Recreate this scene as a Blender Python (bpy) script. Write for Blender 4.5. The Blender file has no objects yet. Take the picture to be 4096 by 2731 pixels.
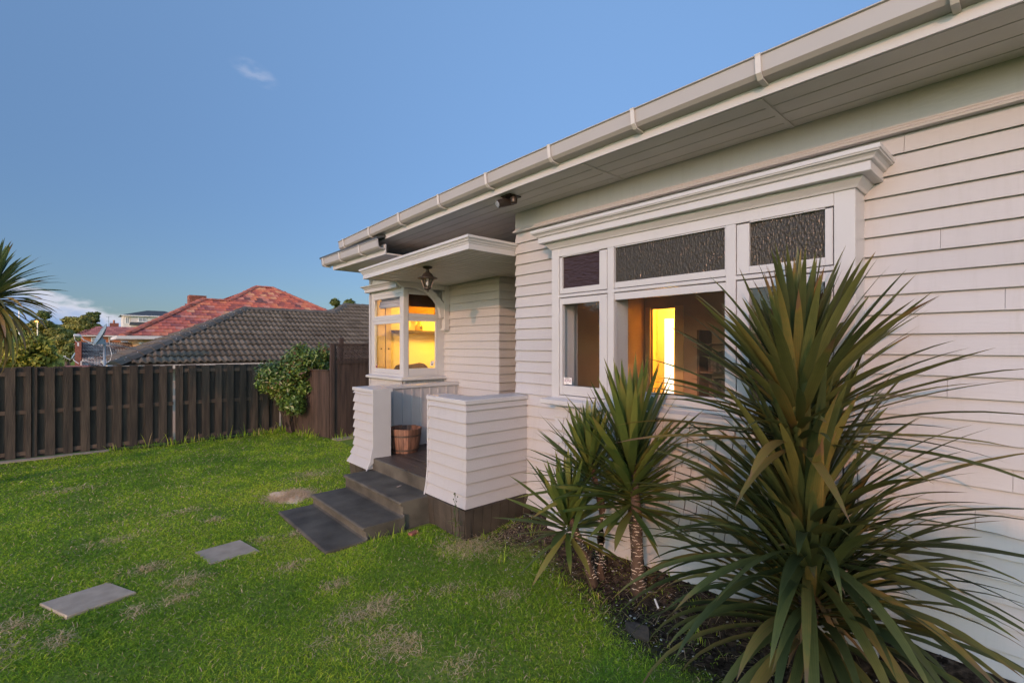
import bpy, bmesh, math, random
import numpy as np
from mathutils import Vector, Matrix
random.seed(7)
rng = np.random.default_rng(11)
R = math.radians
scene = bpy.context.scene
COL = scene.collection

# ------------------------------------------------------------------ camera
cam_d = bpy.data.cameras.new("camera")
cam = bpy.data.objects.new("camera", cam_d); COL.objects.link(cam)
cam_d.sensor_width = 36.0; cam_d.lens = 16.918
cam_d.shift_y = 0.0041
cam_d.clip_start = 0.05; cam_d.clip_end = 2000
cam.location = (0, 0, 2.0)
cam.rotation_euler = (R(90), 0, R(-41.6))
scene.camera = cam

# ------------------------------------------------------------------ world sky
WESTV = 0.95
SUN_DIR = Vector((-1.0, -0.52, 0.30)).normalized()      # towards the sun
world = bpy.data.worlds.new("World"); scene.world = world; world.use_nodes = True
nt = world.node_tree; nt.nodes.clear()
def wn(t, **k):
    n = nt.nodes.new(t)
    for a, b in k.items(): setattr(n, a, b)
    return n
wo = wn('ShaderNodeOutputWorld'); bg = wn('ShaderNodeBackground')
sky = wn('ShaderNodeTexSky', sky_type='NISHITA')
sky.sun_disc = False
sky.sun_elevation = math.asin(SUN_DIR.z)
sky.sun_rotation = math.atan2(SUN_DIR.x, SUN_DIR.y)
sky.altitude = 0; sky.air_density = 1.0; sky.dust_density = 0.6; sky.ozone_density = 2.2
bg.inputs['Strength'].default_value = 0.13
# low bank of cumulus at the far left and a few thin wisps
tc = wn('ShaderNodeTexCoord'); sep = wn('ShaderNodeSeparateXYZ')
nt.links.new(tc.outputs['Generated'], sep.inputs[0])
def wmath(op, a, b=None, clamp=False):
    n = wn('ShaderNodeMath', operation=op); n.use_clamp = clamp
    for i, v in enumerate((a, b)):
        if v is None: continue
        if isinstance(v, (int, float)): n.inputs[i].default_value = v
        else: nt.links.new(v, n.inputs[i])
    return n.outputs[0]
az = wmath('ARCTAN2', sep.outputs['X'], sep.outputs['Y'])           # 0 = +Y
el = wmath('ARCSINE', sep.outputs['Z'])
comb = wn('ShaderNodeCombineXYZ')
nt.links.new(wmath('MULTIPLY', az, 9.0), comb.inputs[0]); nt.links.new(wmath('MULTIPLY', el, 22.0), comb.inputs[1])
nz = wn('ShaderNodeTexNoise'); nz.inputs['Scale'].default_value = 1.6; nz.inputs['Detail'].default_value = 6; nz.inputs['Roughness'].default_value = .55
nt.links.new(comb.outputs[0], nz.inputs['Vector'])
def mrange(v, a, b, c, d):
    n = wn('ShaderNodeMapRange'); n.interpolation_type = 'SMOOTHSTEP'
    nt.links.new(v, n.inputs[0])
    for i, x in enumerate((a, b, c, d)): n.inputs[1+i].default_value = x
    return n.outputs[0]
# cloud-top height falls from left to right: el_top = 0.095 at az -0.09 to 0.02 at az 0.16
top = wmath('SUBTRACT', 0.084, wmath('MULTIPLY', wmath('ADD', az, 0.022), 0.36))
nzc = wmath('MULTIPLY', wmath('SUBTRACT', nz.outputs['Fac'], 0.5), 0.10)
edge = wmath('SUBTRACT', wmath('ADD', top, nzc), el)
cm = mrange(edge, 0.0, 0.022, 0.0, 1.0)
azm = wmath('MULTIPLY', mrange(az, -1.0, -0.5, 0.0, 1.0), mrange(az, 0.10, 0.26, 1.0, 0.0))
cmask = wmath('MULTIPLY', cm, azm)
shade = mrange(edge, 0.004, 0.06, 1.0, 0.0)
ccol = wn('ShaderNodeMix', data_type='RGBA')
nt.links.new(shade, ccol.inputs['Factor'])
ccol.inputs['A'].default_value = (.62, .98, 1.65, 1); ccol.inputs['B'].default_value = (1.75, 1.75, 1.95, 1)
# thin wisp
wisp = wn('ShaderNodeTexNoise'); wisp.inputs['Scale'].default_value = 3.1; wisp.inputs['Detail'].default_value = 4
nt.links.new(comb.outputs[0], wisp.inputs['Vector'])
def blob(a0, e0, sa, se):
    da = wmath('MULTIPLY', wmath('SUBTRACT', az, a0), 1/sa); de = wmath('MULTIPLY', wmath('SUBTRACT', el, e0), 1/se)
    de2 = wmath('ADD', de, wmath('MULTIPLY', da, 0.55))
    rr = wmath('ADD', wmath('MULTIPLY', da, da), wmath('MULTIPLY', de2, de2))
    return mrange(rr, 0.0, 1.0, 1.0, 0.0)
wm = wmath('MULTIPLY', wmath('MULTIPLY', blob(0.235, 0.463, .045, .020), mrange(wisp.outputs['Fac'], .35, .75, 0, 1)), 0.30)
tint = wn('ShaderNodeMix', data_type='RGBA', blend_type='MULTIPLY'); tint.inputs['Factor'].default_value = 1
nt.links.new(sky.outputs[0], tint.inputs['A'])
# evening sky: deep even blue away from the sunset, brighter in one broad sweep towards it
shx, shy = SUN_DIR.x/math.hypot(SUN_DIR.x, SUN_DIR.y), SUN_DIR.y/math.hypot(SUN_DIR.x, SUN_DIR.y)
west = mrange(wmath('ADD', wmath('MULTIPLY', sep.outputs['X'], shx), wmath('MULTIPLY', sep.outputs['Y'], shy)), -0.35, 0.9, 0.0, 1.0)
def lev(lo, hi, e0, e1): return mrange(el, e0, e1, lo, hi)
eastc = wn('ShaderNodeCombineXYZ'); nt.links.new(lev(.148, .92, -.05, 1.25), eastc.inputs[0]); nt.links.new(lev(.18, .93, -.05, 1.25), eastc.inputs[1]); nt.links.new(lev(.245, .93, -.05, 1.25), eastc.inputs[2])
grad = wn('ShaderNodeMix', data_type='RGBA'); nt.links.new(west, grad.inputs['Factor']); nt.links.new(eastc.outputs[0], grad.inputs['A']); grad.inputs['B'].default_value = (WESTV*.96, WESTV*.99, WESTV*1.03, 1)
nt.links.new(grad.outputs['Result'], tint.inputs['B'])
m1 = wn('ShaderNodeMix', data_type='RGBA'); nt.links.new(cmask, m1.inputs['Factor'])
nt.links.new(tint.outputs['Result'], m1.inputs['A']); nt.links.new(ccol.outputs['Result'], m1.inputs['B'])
m2 = wn('ShaderNodeMix', data_type='RGBA'); nt.links.new(wm, m2.inputs['Factor'])
nt.links.new(m1.outputs['Result'], m2.inputs['A']); m2.inputs['B'].default_value = (1.6, 1.65, 2.0, 1)
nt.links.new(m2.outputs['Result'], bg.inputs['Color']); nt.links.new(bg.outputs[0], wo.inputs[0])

# ------------------------------------------------------------------ sun
sd = bpy.data.lights.new("sun", 'SUN'); sd.energy = 0.60; sd.angle = R(0.6); sd.color = (1.0, 0.47, 0.27)
sun = bpy.data.objects.new("sun", sd); COL.objects.link(sun)
sun.rotation_euler = SUN_DIR.to_track_quat('Z', 'Y').to_euler()
sun.location = (-20, -10, 20)

vs = scene.view_settings
scene.display_settings.display_device = 'sRGB'
vs.view_transform = 'Standard'; vs.look = 'None'; vs.gamma = 1.0; vs.use_curve_mapping = False
vs.exposure = 1.68
scene.cycles.max_bounces = 8; scene.cycles.transparent_max_bounces = 16
scene.cycles.caustics_reflective = False; scene.cycles.caustics_refractive = False
scene.cycles.sample_clamp_indirect = 6

# ================================================================== materials
MATS = {}
def mat(name, col, rough=0.6, var=0.08, scale=6.0, bump=0.0, bscale=40.0, rand=0.0, spec=0.5, metal=0.0,
        col2=None, stretch=(1, 1, 1), attr=None, sss=0.0, detail=6.0):
    m = bpy.data.materials.new(name); m.use_nodes = True
    t = m.node_tree; N = t.nodes; L = t.links
    p = N['Principled BSDF']
    p.inputs['Roughness'].default_value = rough; p.inputs['Metallic'].default_value = metal
    p.inputs['Specular IOR Level'].default_value = spec
    geo = N.new('ShaderNodeNewGeometry'); mp = N.new('ShaderNodeMapping'); mp.inputs['Scale'].default_value = stretch
    L.new(geo.outputs['Position'], mp.inputs['Vector'])
    n1 = N.new('ShaderNodeTexNoise'); n1.inputs['Scale'].default_value = scale; n1.inputs['Detail'].default_value = detail
    L.new(mp.outputs[0], n1.inputs['Vector'])
    mx = N.new('ShaderNodeMix'); mx.data_type = 'RGBA'
    c2 = col2 if col2 else tuple(min(1, c*(1+var)) for c in col)
    c1 = col if col2 else tuple(c*(1-var) for c in col)
    mx.inputs['A'].default_value = (*c1, 1); mx.inputs['B'].default_value = (*c2, 1)
    rp = N.new('ShaderNodeMapRange'); rp.inputs[1].default_value = .32; rp.inputs[2].default_value = .68
    L.new(n1.outputs['Fac'], rp.inputs[0]); L.new(rp.outputs[0], mx.inputs['Factor'])
    out = mx.outputs['Result']
    if rand or attr:
        hs = N.new('ShaderNodeHueSaturation'); L.new(out, hs.inputs['Color'])
        mr = N.new('ShaderNodeMapRange'); mr.inputs[3].default_value = 1-rand; mr.inputs[4].default_value = 1+rand
        if attr:
            a = N.new('ShaderNodeAttribute'); a.attribute_name = attr; L.new(a.outputs['Fac'], mr.inputs[0])
        else:
            oi = N.new('ShaderNodeObjectInfo'); L.new(oi.outputs['Random'], mr.inputs[0])
        L.new(mr.outputs[0], hs.inputs['Value']); out = hs.outputs[0]
    L.new(out, p.inputs['Base Color'])
    if bump:
        n2 = N.new('ShaderNodeTexNoise'); n2.inputs['Scale'].default_value = bscale; n2.inputs['Detail'].default_value = 5
        L.new(mp.outputs[0], n2.inputs['Vector'])
        b = N.new('ShaderNodeBump'); b.inputs['Strength'].default_value = bump; b.inputs['Distance'].default_value = .01
        L.new(n2.outputs['Fac'], b.inputs['Height']); L.new(b.outputs[0], p.inputs['Normal'])
    MATS[name] = m
    return m
def ramp_mat(name, stops, attr='tone', rough=.6, spec=.4, trans=0.0, var=.12, vein=0.0):
    m = bpy.data.materials.new(name); m.use_nodes = True
    t = m.node_tree; N = t.nodes; L = t.links; p = N['Principled BSDF']
    p.inputs['Roughness'].default_value = rough; p.inputs['Specular IOR Level'].default_value = spec
    a = N.new('ShaderNodeAttribute'); a.attribute_name = attr
    cr = N.new('ShaderNodeValToRGB'); e = cr.color_ramp.elements
    e[0].position = stops[0][0]; e[0].color = (*stops[0][1], 1); e[1].position = stops[-1][0]; e[1].color = (*stops[-1][1], 1)
    for pos, c in stops[1:-1]:
        x = e.new(pos); x.color = (*c, 1)
    if vein:     # fine lengthwise ribs, from the across-the-blade coordinate
        ac = N.new('ShaderNodeAttribute'); ac.attribute_name = 'across'
        m1_ = N.new('ShaderNodeMath'); m1_.operation = 'MULTIPLY'; m1_.inputs[1].default_value = 17; L.new(ac.outputs['Fac'], m1_.inputs[0])
        m2_ = N.new('ShaderNodeMath'); m2_.operation = 'SINE'; L.new(m1_.outputs[0], m2_.inputs[0])
        geo = N.new('ShaderNodeNewGeometry'); nz_ = N.new('ShaderNodeTexNoise'); nz_.inputs['Scale'].default_value = 24; nz_.inputs['Detail'].default_value = 5; L.new(geo.outputs['Position'], nz_.inputs['Vector'])
        m3_ = N.new('ShaderNodeMath'); m3_.operation = 'MULTIPLY_ADD'; m3_.inputs[1].default_value = vein; L.new(m2_.outputs[0], m3_.inputs[0]); L.new(a.outputs['Fac'], m3_.inputs[2])
        m4_ = N.new('ShaderNodeMath'); m4_.operation = 'MULTIPLY_ADD'; m4_.inputs[1].default_value = vein*5; L.new(nz_.outputs['Fac'], m4_.inputs[0]); L.new(m3_.outputs[0], m4_.inputs[2])
        m5_ = N.new('ShaderNodeMath'); m5_.operation = 'SUBTRACT'; m5_.inputs[1].default_value = vein*2.5; L.new(m4_.outputs[0], m5_.inputs[0])
        L.new(m5_.outputs[0], cr.inputs[0])
    else: L.new(a.outputs['Fac'], cr.inputs[0])
    L.new(cr.outputs[0], p.inputs['Base Color'])
    if trans:
        tr = N.new('ShaderNodeBsdfTranslucent'); L.new(cr.outputs[0], tr.inputs['Color'])
        ms = N.new('ShaderNodeMixShader'); ms.inputs[0].default_value = trans
        L.new(p.outputs[0], ms.inputs[1]); L.new(tr.outputs[0], ms.inputs[2])
        L.new(ms.outputs[0], N['Material Output'].inputs[0])
    MATS[name] = m
    return m
M_wall = mat('painted_weatherboard', (.425, .417, .422), .42, .055, 1.3, .14, 60, rand=.02, stretch=(1, .25, 1))
t_ = M_wall.node_tree; N_ = t_.nodes; L_ = t_.links; p_ = N_['Principled BSDF']; src = p_.inputs['Base Color'].links[0].from_socket
g_ = N_.new('ShaderNodeNewGeometry'); mp_ = N_.new('ShaderNodeMapping'); mp_.inputs['Scale'].default_value = (1, 9, .8); L_.new(g_.outputs['Position'], mp_.inputs[0])
n_ = N_.new('ShaderNodeTexNoise'); n_.inputs['Scale'].default_value = 2.2; n_.inputs['Detail'].default_value = 7; n_.inputs['Roughness'].default_value = .7; L_.new(mp_.outputs[0], n_.inputs['Vector'])
r_ = N_.new('ShaderNodeMapRange'); r_.inputs[1].default_value = .52; r_.inputs[2].default_value = .80; r_.inputs[3].default_value = 0; r_.inputs[4].default_value = .30; L_.new(n_.outputs['Fac'], r_.inputs[0])
mx_ = N_.new('ShaderNodeMix'); mx_.data_type = 'RGBA'; L_.new(r_.outputs[0], mx_.inputs['Factor']); L_.new(src, mx_.inputs['A']); mx_.inputs['B'].default_value = (.30, .275, .25, 1); L_.new(mx_.outputs['Result'], p_.inputs['Base Color'])
M_trim = mat('white_trim_paint', (.475, .475, .48), .38, .03, 3, .10, 70)
M_sof = mat('soffit_paint', (.58, .55, .52), .5, .05, 2.5, .10, 50)
M_gut = mat('gutter_steel', (.36, .345, .335), .35, .03, 2, .03, 30)
M_clip = mat('gutter_clip_paint', (.56, .54, .52), .35, .03, 2)
M_base = mat('dark_base_board', (.050, .040, .030), .7, .25, 5, .35, 60, rand=.25)
M_deck = mat('dark_deck_stain', (.055, .043, .037), .45, .2, 4, .25, 60, rand=.2, stretch=(6, .6, 6))
M_conc = mat('dark_painted_concrete', (.084, .075, .059), .75, .38, 3.5, .4, 120, detail=8, spec=.3)
M_paver = mat('grey_concrete_paver', (.34, .285, .215), .85, .14, 9, .5, 160)
M_fence = mat('dark_stained_fence', (.040, .030, .0215), .75, .5, 3.5, .7, 14, rand=.30, stretch=(5, 5, .5))
M_rail = mat('weathered_fence_rail', (.080, .056, .040), .8, .35, 3.5, .6, 14, rand=.2, stretch=(.6, 5, 5))
M_gate = mat('red_brown_fence', (.048, .030, .023), .7, .4, 3.5, .6, 14, rand=.2, stretch=(5, 5, .5))
M_gtile = mat('grey_roof_tile', (.135, .128, .118), .8, .18, 3, .5, 45, rand=.14)
M_gcap = mat('grey_ridge_cap', (.122, .102, .078), .85, .2, 3, .5, 45)
M_rtile = mat('terracotta_roof_tile', (.33, .105, .075), .75, .25, 1.5, .4, 30, rand=.5)
M_rcap = mat('terracotta_ridge', (.42, .13, .08), .75, .2, 3, .4, 30, rand=.15)
M_rtile2 = mat('faded_red_roof_tile', (.29, .115, .10), .8, .3, 2.5, .4, 20, rand=.3)
M_wtile = mat('weathered_roof_tile', (.22, .18, .165), .85, .2, 4, .6, 14, col2=(.42, .38, .34), rand=.2)
M_brick = mat('orange_brick', (.42, .15, .065), .85, .15, 12, .3, 40)
M_brick2 = mat('red_brown_brick', (.24, .085, .055), .85, .3, 14, .4, 40, rand=.25)
M_cream = mat('cream_render', (.58, .52, .44), .7, .05, 3)
M_whitehouse = mat('white_house_cladding', (.62, .60, .57), .7, .04, 1)
M_darkroof = mat('dark_metal_roof', (.05, .055, .055), .6, .1, 1)
M_winfar = mat('far_window_glass', (.30, .33, .36), .15, .1, 3)
M_soil = mat('garden_soil', (.045, .034, .027), .95, .5, 14, .9, 45)
M_yellow = mat('warm_cream_wall', (.80, .62, .24), .6, .03, 2)
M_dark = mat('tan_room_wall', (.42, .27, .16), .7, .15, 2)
M_wood = mat('brown_wood', (.12, .07, .04), .55, .25, 6, .2, 30, stretch=(8, 8, .6))
M_tan = mat('tan_door_paint', (.60, .42, .20), .45, .05, 3)
M_bright = mat('bright_white_paint', (.82, .82, .82), .4, .02, 3)
M_couch = mat('dark_brown_fabric', (.10, .065, .035), .9, .2, 9)
M_blind = mat('grey_blind_fabric', (.36, .35, .35), .9, .06, 8, .2, 90)
M_bronze = mat('dark_bronze', (.055, .043, .035), .42, .2, 8, .1, 60, metal=.55)
M_galv = mat('galvanised_steel', (.36, .40, .41), .4, .08, 8, metal=.5)
M_dish = mat('dish_grey', (.22, .30, .33), .45, .06, 5)
M_whitepl = mat('white_plastic', (.70, .70, .70), .4, .03, 5)
M_barrel = mat('barrel_stave', (.19, .095, .062), .6, .5, 5, .4, 30, rand=.35, stretch=(4, 4, .7))
M_hoop = mat('rusty_hoop', (.075, .05, .04), .6, .3, 12, .2, 60, metal=.3)
M_trunk = mat('yucca_trunk', (.075, .047, .033), .9, .4, 14, .8, 40)
M_scar = mat('leaf_scar', (.55, .46, .39), .9, .15, 20)
M_bark = mat('tree_bark', (.075, .052, .038), .95, .3, 6, .6, 12)
M_rock = mat('dark_rock', (.03, .026, .023), .9, .3, 12, .6, 30)
M_chip = mat('pale_shell_chip', (.50, .48, .46), .7, .1, 20)
M_books = mat('book_spines', (.16, .10, .07), .7, .3, 30, rand=.5)
def glass_mat(name, tint=(1, 1, 1), fac=None, rough=.0, bump=0, bsc=(1, 1, 1), nscale=30, refl=1.0, film=.014):
    m = bpy.data.materials.new(name); m.use_nodes = True; t = m.node_tree; N = t.nodes; L = t.links; N.remove(N['Principled BSDF'])
    tr = N.new('ShaderNodeBsdfTransparent'); tr.inputs[0].default_value = (*tint, 1)
    gl = N.new('ShaderNodeBsdfGlossy'); gl.inputs['Roughness'].default_value = rough; gl.inputs['Color'].default_value = (refl, refl, refl, 1)
    fr = N.new('ShaderNodeFresnel'); fr.inputs[0].default_value = 1.5
    bf_ = N.new('ShaderNodeNewGeometry'); fm = N.new('ShaderNodeMath'); fm.operation = 'SUBTRACT'; fm.inputs[0].default_value = 1; L.new(bf_.outputs['Backfacing'], fm.inputs[1])
    fx = N.new('ShaderNodeMath'); fx.operation = 'MULTIPLY'; L.new(fr.outputs[0], fx.inputs[0]); L.new(fm.outputs[0], fx.inputs[1])   # only the outer skin of the pane mirrors
    df = N.new('ShaderNodeBsdfDiffuse'); df.inputs['Color'].default_value = (.55, .50, .44, 1); dm = N.new('ShaderNodeMixShader'); dm.inputs[0].default_value = film
    L.new(tr.outputs[0], dm.inputs[1]); L.new(df.outputs[0], dm.inputs[2])      # thin film of dust on the glass
    ms = N.new('ShaderNodeMixShader'); L.new(fx.outputs[0], ms.inputs[0]); L.new(dm.outputs[0], ms.inputs[1]); L.new(gl.outputs[0], ms.inputs[2])
    L.new(ms.outputs[0], N['Material Output'].inputs[0])
    g = N.new('ShaderNodeNewGeometry'); mp = N.new('ShaderNodeMapping'); mp.inputs['Scale'].default_value = bsc
    L.new(g.outputs['Position'], mp.inputs[0]); n = N.new('ShaderNodeTexNoise'); n.inputs['Scale'].default_value = nscale; n.inputs['Detail'].default_value = 2
    L.new(mp.outputs[0], n.inputs['Vector']); b = N.new('ShaderNodeBump'); b.inputs['Strength'].default_value = bump or .015; b.inputs['Distance'].default_value = .01
    L.new(n.outputs['Fac'], b.inputs['Height']); L.new(b.outputs[0], gl.inputs['Normal']); L.new(b.outputs[0], fr.inputs['Normal'])
    return m
M_glass = glass_mat('clear_glass', nscale=3)
M_lantern = glass_mat('lantern_glass', (.75, .75, .72), rough=.1)
def obscure(name, col, bsc, nscale, strength, mixt=.0):
    m = bpy.data.materials.new(name); m.use_nodes = True; t = m.node_tree; N = t.nodes; L = t.links; p = N['Principled BSDF']
    p.inputs['Base Color'].default_value = (*col, 1); p.inputs['Roughness'].default_value = .10; p.inputs['Specular IOR Level'].default_value = .2
    g = N.new('ShaderNodeNewGeometry'); mp = N.new('ShaderNodeMapping'); mp.inputs['Scale'].default_value = bsc
    L.new(g.outputs['Position'], mp.inputs[0]); n = N.new('ShaderNodeTexNoise'); n.inputs['Scale'].default_value = nscale; n.inputs['Detail'].default_value = 1.5
    L.new(mp.outputs[0], n.inputs['Vector']); b = N.new('ShaderNodeBump'); b.inputs['Strength'].default_value = strength; b.inputs['Distance'].default_value = .02
    L.new(n.outputs['Fac'], b.inputs['Height']); L.new(b.outputs[0], p.inputs['Normal'])
    if mixt:
        tr = N.new('ShaderNodeBsdfTransparent'); tr.inputs[0].default_value = (1, .75, .45, 1)
        tl = N.new('ShaderNodeBsdfTranslucent'); tl.inputs[0].default_value = (.9, .6, .3, 1); L.new(b.outputs[0], tl.inputs['Normal'])
        ms = N.new('ShaderNodeMixShader'); ms.inputs[0].default_value = mixt; L.new(p.outputs[0], ms.inputs[1]); L.new(tr.outputs[0], ms.inputs[2])
        L.new(ms.outputs[0], N['Material Output'].inputs[0])
    return m
M_obs_h = obscure('rippled_glass', (.045, .030, .034), (1, 1, 3.6), 14, .9)
M_obs_v = obscure('rain_glass', (.045, .040, .033), (1, 2.4, 1), 34, .6)
M_obs_bay = obscure('amber_textured_glass', (.05, .04, .035), (1, 1, 2.5), 22, .9, .55)
def emis(name, col, s):
    m = bpy.data.materials.new(name); m.use_nodes = True; p = m.node_tree.nodes['Principled BSDF']
    p.inputs['Base Color'].default_value = (*col, 1); p.inputs['Emission Color'].default_value = (*col, 1); p.inputs['Emission Strength'].default_value = s
    return m
M_bulb = emis('warm_bulb', (1, .62, .2), 12)
M_street = emis('street_lamp_glow', (1, .36, .07), 2.2)
M_stw = mat('sticker_white', (.75, .74, .74), .4, .01, 5)
M_stm = mat('sticker_maroon', (.16, .012, .05), .4, .02, 5)
M_stk = mat('sticker_black', (.03, .03, .03), .4, .02, 5)
M_leafA = ramp_mat('cordyline_leaf', [(0, (.040, .054, .018)), (.45, (.088, .102, .030)), (.75, (.150, .150, .042)), (.9, (.24, .17, .045)), (1, (.20, .12, .06))], rough=.48, spec=.38, trans=.22, vein=.05)
M_leafY = ramp_mat('yucca_leaf', [(0, (.042, .075, .020)), (.5, (.10, .14, .030)), (.85, (.19, .19, .042)), (1, (.20, .15, .05))], rough=.45, spec=.45, trans=.18, vein=.05)
M_leafP = ramp_mat('cabbage_leaf', [(0, (.075, .11, .045)), (.5, (.15, .20, .075)), (.72, (.30, .27, .07)), (.8, (.40, .28, .06)), (1, (.22, .15, .10))], rough=.5, trans=.25)
M_grass = ramp_mat('lawn_blade', [(0, (.095, .205, .012)), (.30, (.225, .410, .024)), (.60, (.54, .64, .050)), (.74, (.42, .38, .10)), (.85, (.62, .46, .29)), (1, (.80, .62, .43))], rough=.55, spec=.3, trans=.45)
M_bush = ramp_mat('glossy_bush_leaf', [(0, (.035, .070, .014)), (.55, (.085, .150, .024)), (.88, (.22, .30, .055)), (1, (.16, .07, .03))], rough=.35, spec=.5, trans=.12)
M_tree = ramp_mat('tree_leaf_dark', [(0, (.055, .075, .016)), (.6, (.12, .15, .03)), (1, (.24, .25, .05))], rough=.6, trans=.12)
M_treeY = ramp_mat('shrub_leaf_yellow', [(0, (.11, .14, .02)), (.5, (.32, .32, .045)), (1, (.58, .50, .08))], rough=.55, trans=.2)
M_treeO = ramp_mat('tree_leaf_olive', [(0, (.10, .11, .025)), (.5, (.23, .22, .045)), (1, (.40, .35, .09))], rough=.6, trans=.15)

# ================================================================== helpers
class MB:
    def __init__(self): self.v = []; self.f = []
    def add(self, vs, fs):
        o = len(self.v); self.v += [tuple(x) for x in vs]; self.f += [tuple(i+o for i in f) for f in fs]; return self
    def box(self, x0, x1, y0, y1, z0, z1):
        return self.add([(x0,y0,z0),(x1,y0,z0),(x1,y1,z0),(x0,y1,z0),(x0,y0,z1),(x1,y0,z1),(x1,y1,z1),(x0,y1,z1)],
                        [(0,3,2,1),(4,5,6,7),(0,1,5,4),(1,2,6,5),(2,3,7,6),(3,0,4,7)])
    def obox(self, c, ux, uy, hx, hy, z0, z1):
        c = Vector(c); ux = Vector((*ux, 0)).normalized(); uy = Vector((*uy, 0)).normalized()
        vs = []
        for z in (z0, z1):
            for a, b in ((-1,-1),(1,-1),(1,1),(-1,1)):
                p = Vector((c.x, c.y, z)) + ux*hx*a + uy*hy*b; vs.append(p)
        return self.add(vs, [(0,3,2,1),(4,5,6,7),(0,1,5,4),(1,2,6,5),(2,3,7,6),(3,0,4,7)])
    def bar(self, a, b, w, h, up=(0,0,1)):
        a = Vector(a); b = Vector(b); d = (b-a).normalized(); u = Vector(up)
        s = d.cross(u)
        if s.length < 1e-4: s = d.cross(Vector((1,0,0)))
        s.normalize(); u = s.cross(d).normalized(); vs = []
        for p in (a, b):
            for i, j in ((-1,-1),(1,-1),(1,1),(-1,1)): vs.append(p + s*w/2*i + u*h/2*j)
        return self.add(vs, [(0,1,2,3),(7,6,5,4),(0,4,5,1),(1,5,6,2),(2,6,7,3),(3,7,4,0)])
    def tube(self, pts, rad, n=8, caps=True):
        pts = [Vector(p) for p in pts]; rr = rad if isinstance(rad, (list, tuple)) else [rad]*len(pts); vs = []; fs = []
        ref = Vector((0,0,1))
        for i, p in enumerate(pts):
            d = (pts[min(i+1,len(pts)-1)] - pts[max(i-1,0)]).normalized()
            s = d.cross(ref)
            if s.length < .05: s = d.cross(Vector((1,0,0)))
            s.normalize(); t = s.cross(d)
            for k in range(n):
                a = 2*math.pi*k/n; vs.append(p + (s*math.cos(a) + t*math.sin(a))*rr[i])
        for i in range(len(pts)-1):
            for k in range(n): fs.append((i*n+k, i*n+(k+1)%n, (i+1)*n+(k+1)%n, (i+1)*n+k))
        if caps: fs.append(tuple(range(n-1,-1,-1))); fs.append(tuple((len(pts)-1)*n+k for k in range(n)))
        return self.add(vs, fs)
    def lathe(self, prof, c, n=20, cap=True):
        vs = []; fs = []
        for r, z in prof:
            for k in range(n):
                a = 2*math.pi*k/n; vs.append((c[0]+r*math.cos(a), c[1]+r*math.sin(a), c[2]+z))
        for i in range(len(prof)-1):
            for k in range(n): fs.append((i*n+k, i*n+(k+1)%n, (i+1)*n+(k+1)%n, (i+1)*n+k))
        if cap: fs.append(tuple(range(n-1,-1,-1))); fs.append(tuple((len(prof)-1)*n+k for k in range(n)))
        return self.add(vs, fs)
    def sweep(self, prof, path, zf=None, caps=True, closed_prof=True):
        """prof: (out, z) ring; path: 2D points; 'out' is to the LEFT of the path direction; mitred."""
        P = [Vector(p) for p in path]; n = len(P); m = len(prof); vs = []; fs = []
        nr = []
        for i in range(n-1):
            d = (P[i+1]-P[i]).normalized(); nr.append(Vector((-d.y, d.x)))
        for i in range(n):
            if i == 0: mv = nr[0]
            elif i == n-1: mv = nr[-1]
            else:
                a, b = nr[i-1], nr[i]; mv = (a+b)/(1+a.dot(b))
            for o, z in prof:
                q = P[i]+mv*o; zz = z + (zf(q.x, q.y) if zf else 0); vs.append((q.x, q.y, zz))
        for i in range(n-1):
            for k in range(m if closed_prof else m-1):
                fs.append((i*m+k, i*m+(k+1)%m, (i+1)*m+(k+1)%m, (i+1)*m+k))
        if caps and closed_prof: fs.append(tuple(range(m-1,-1,-1))); fs.append(tuple((n-1)*m+k for k in range(m)))
        return self.add(vs, fs)
    def poly_ext(self, poly, ext):
        """extrude a planar 3D polygon by vector ext"""
        n = len(poly); e = Vector(ext); vs = [Vector(p) for p in poly] + [Vector(p)+e for p in poly]
        return self.add(vs, [tuple(range(n-1,-1,-1)), tuple(range(n, 2*n))] + [(i, (i+1)%n, n+(i+1)%n, n+i) for i in range(n)])
    def build(self, name, m, parent=None, smooth=False, fixn=True, bevel=0):
        me = bpy.data.meshes.new(name); me.from_pydata(self.v, [], self.f)
        if fixn:
            b = bmesh.new(); b.from_mesh(me); bmesh.ops.recalc_face_normals(b, faces=b.faces)
            if bevel: bmesh.ops.bevel(b, geom=[e for e in b.edges if e.calc_face_angle(0) > .6], offset=bevel, segments=1, affect='EDGES', clamp_overlap=True)
            b.to_mesh(me); b.free()
        if smooth: me.polygons.foreach_set('use_smooth', [True]*len(me.polygons))
        me.materials.append(m); return link(name, me, parent)
def link(name, me, parent=None):
    o = bpy.data.objects.new(name, me); COL.objects.link(o)
    if parent is not None: o.parent = parent; o.matrix_parent_inverse = inv_loc(parent)
    return o
def inv_loc(p):
    M = Matrix.Translation(p.location) if p.parent is None else p_world(p)
    return M.inverted()
def p_world(p):
    # all parts keep identity matrices in world space; only Empties at thing bases are moved
    return Matrix.Identity(4)
def tag(o, label=None, cat=None, group=None, kind=None):
    for k, v in (('label', label), ('category', cat), ('group', group), ('kind', kind)):
        if v: o[k] = v
    return o
def thing(name, label, cat, loc=(0, 0, 0), group=None):
    o = bpy.data.objects.new(name, None); o.empty_display_size = .2; COL.objects.link(o); o.location = loc
    return tag(o, label, cat, group)
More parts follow.
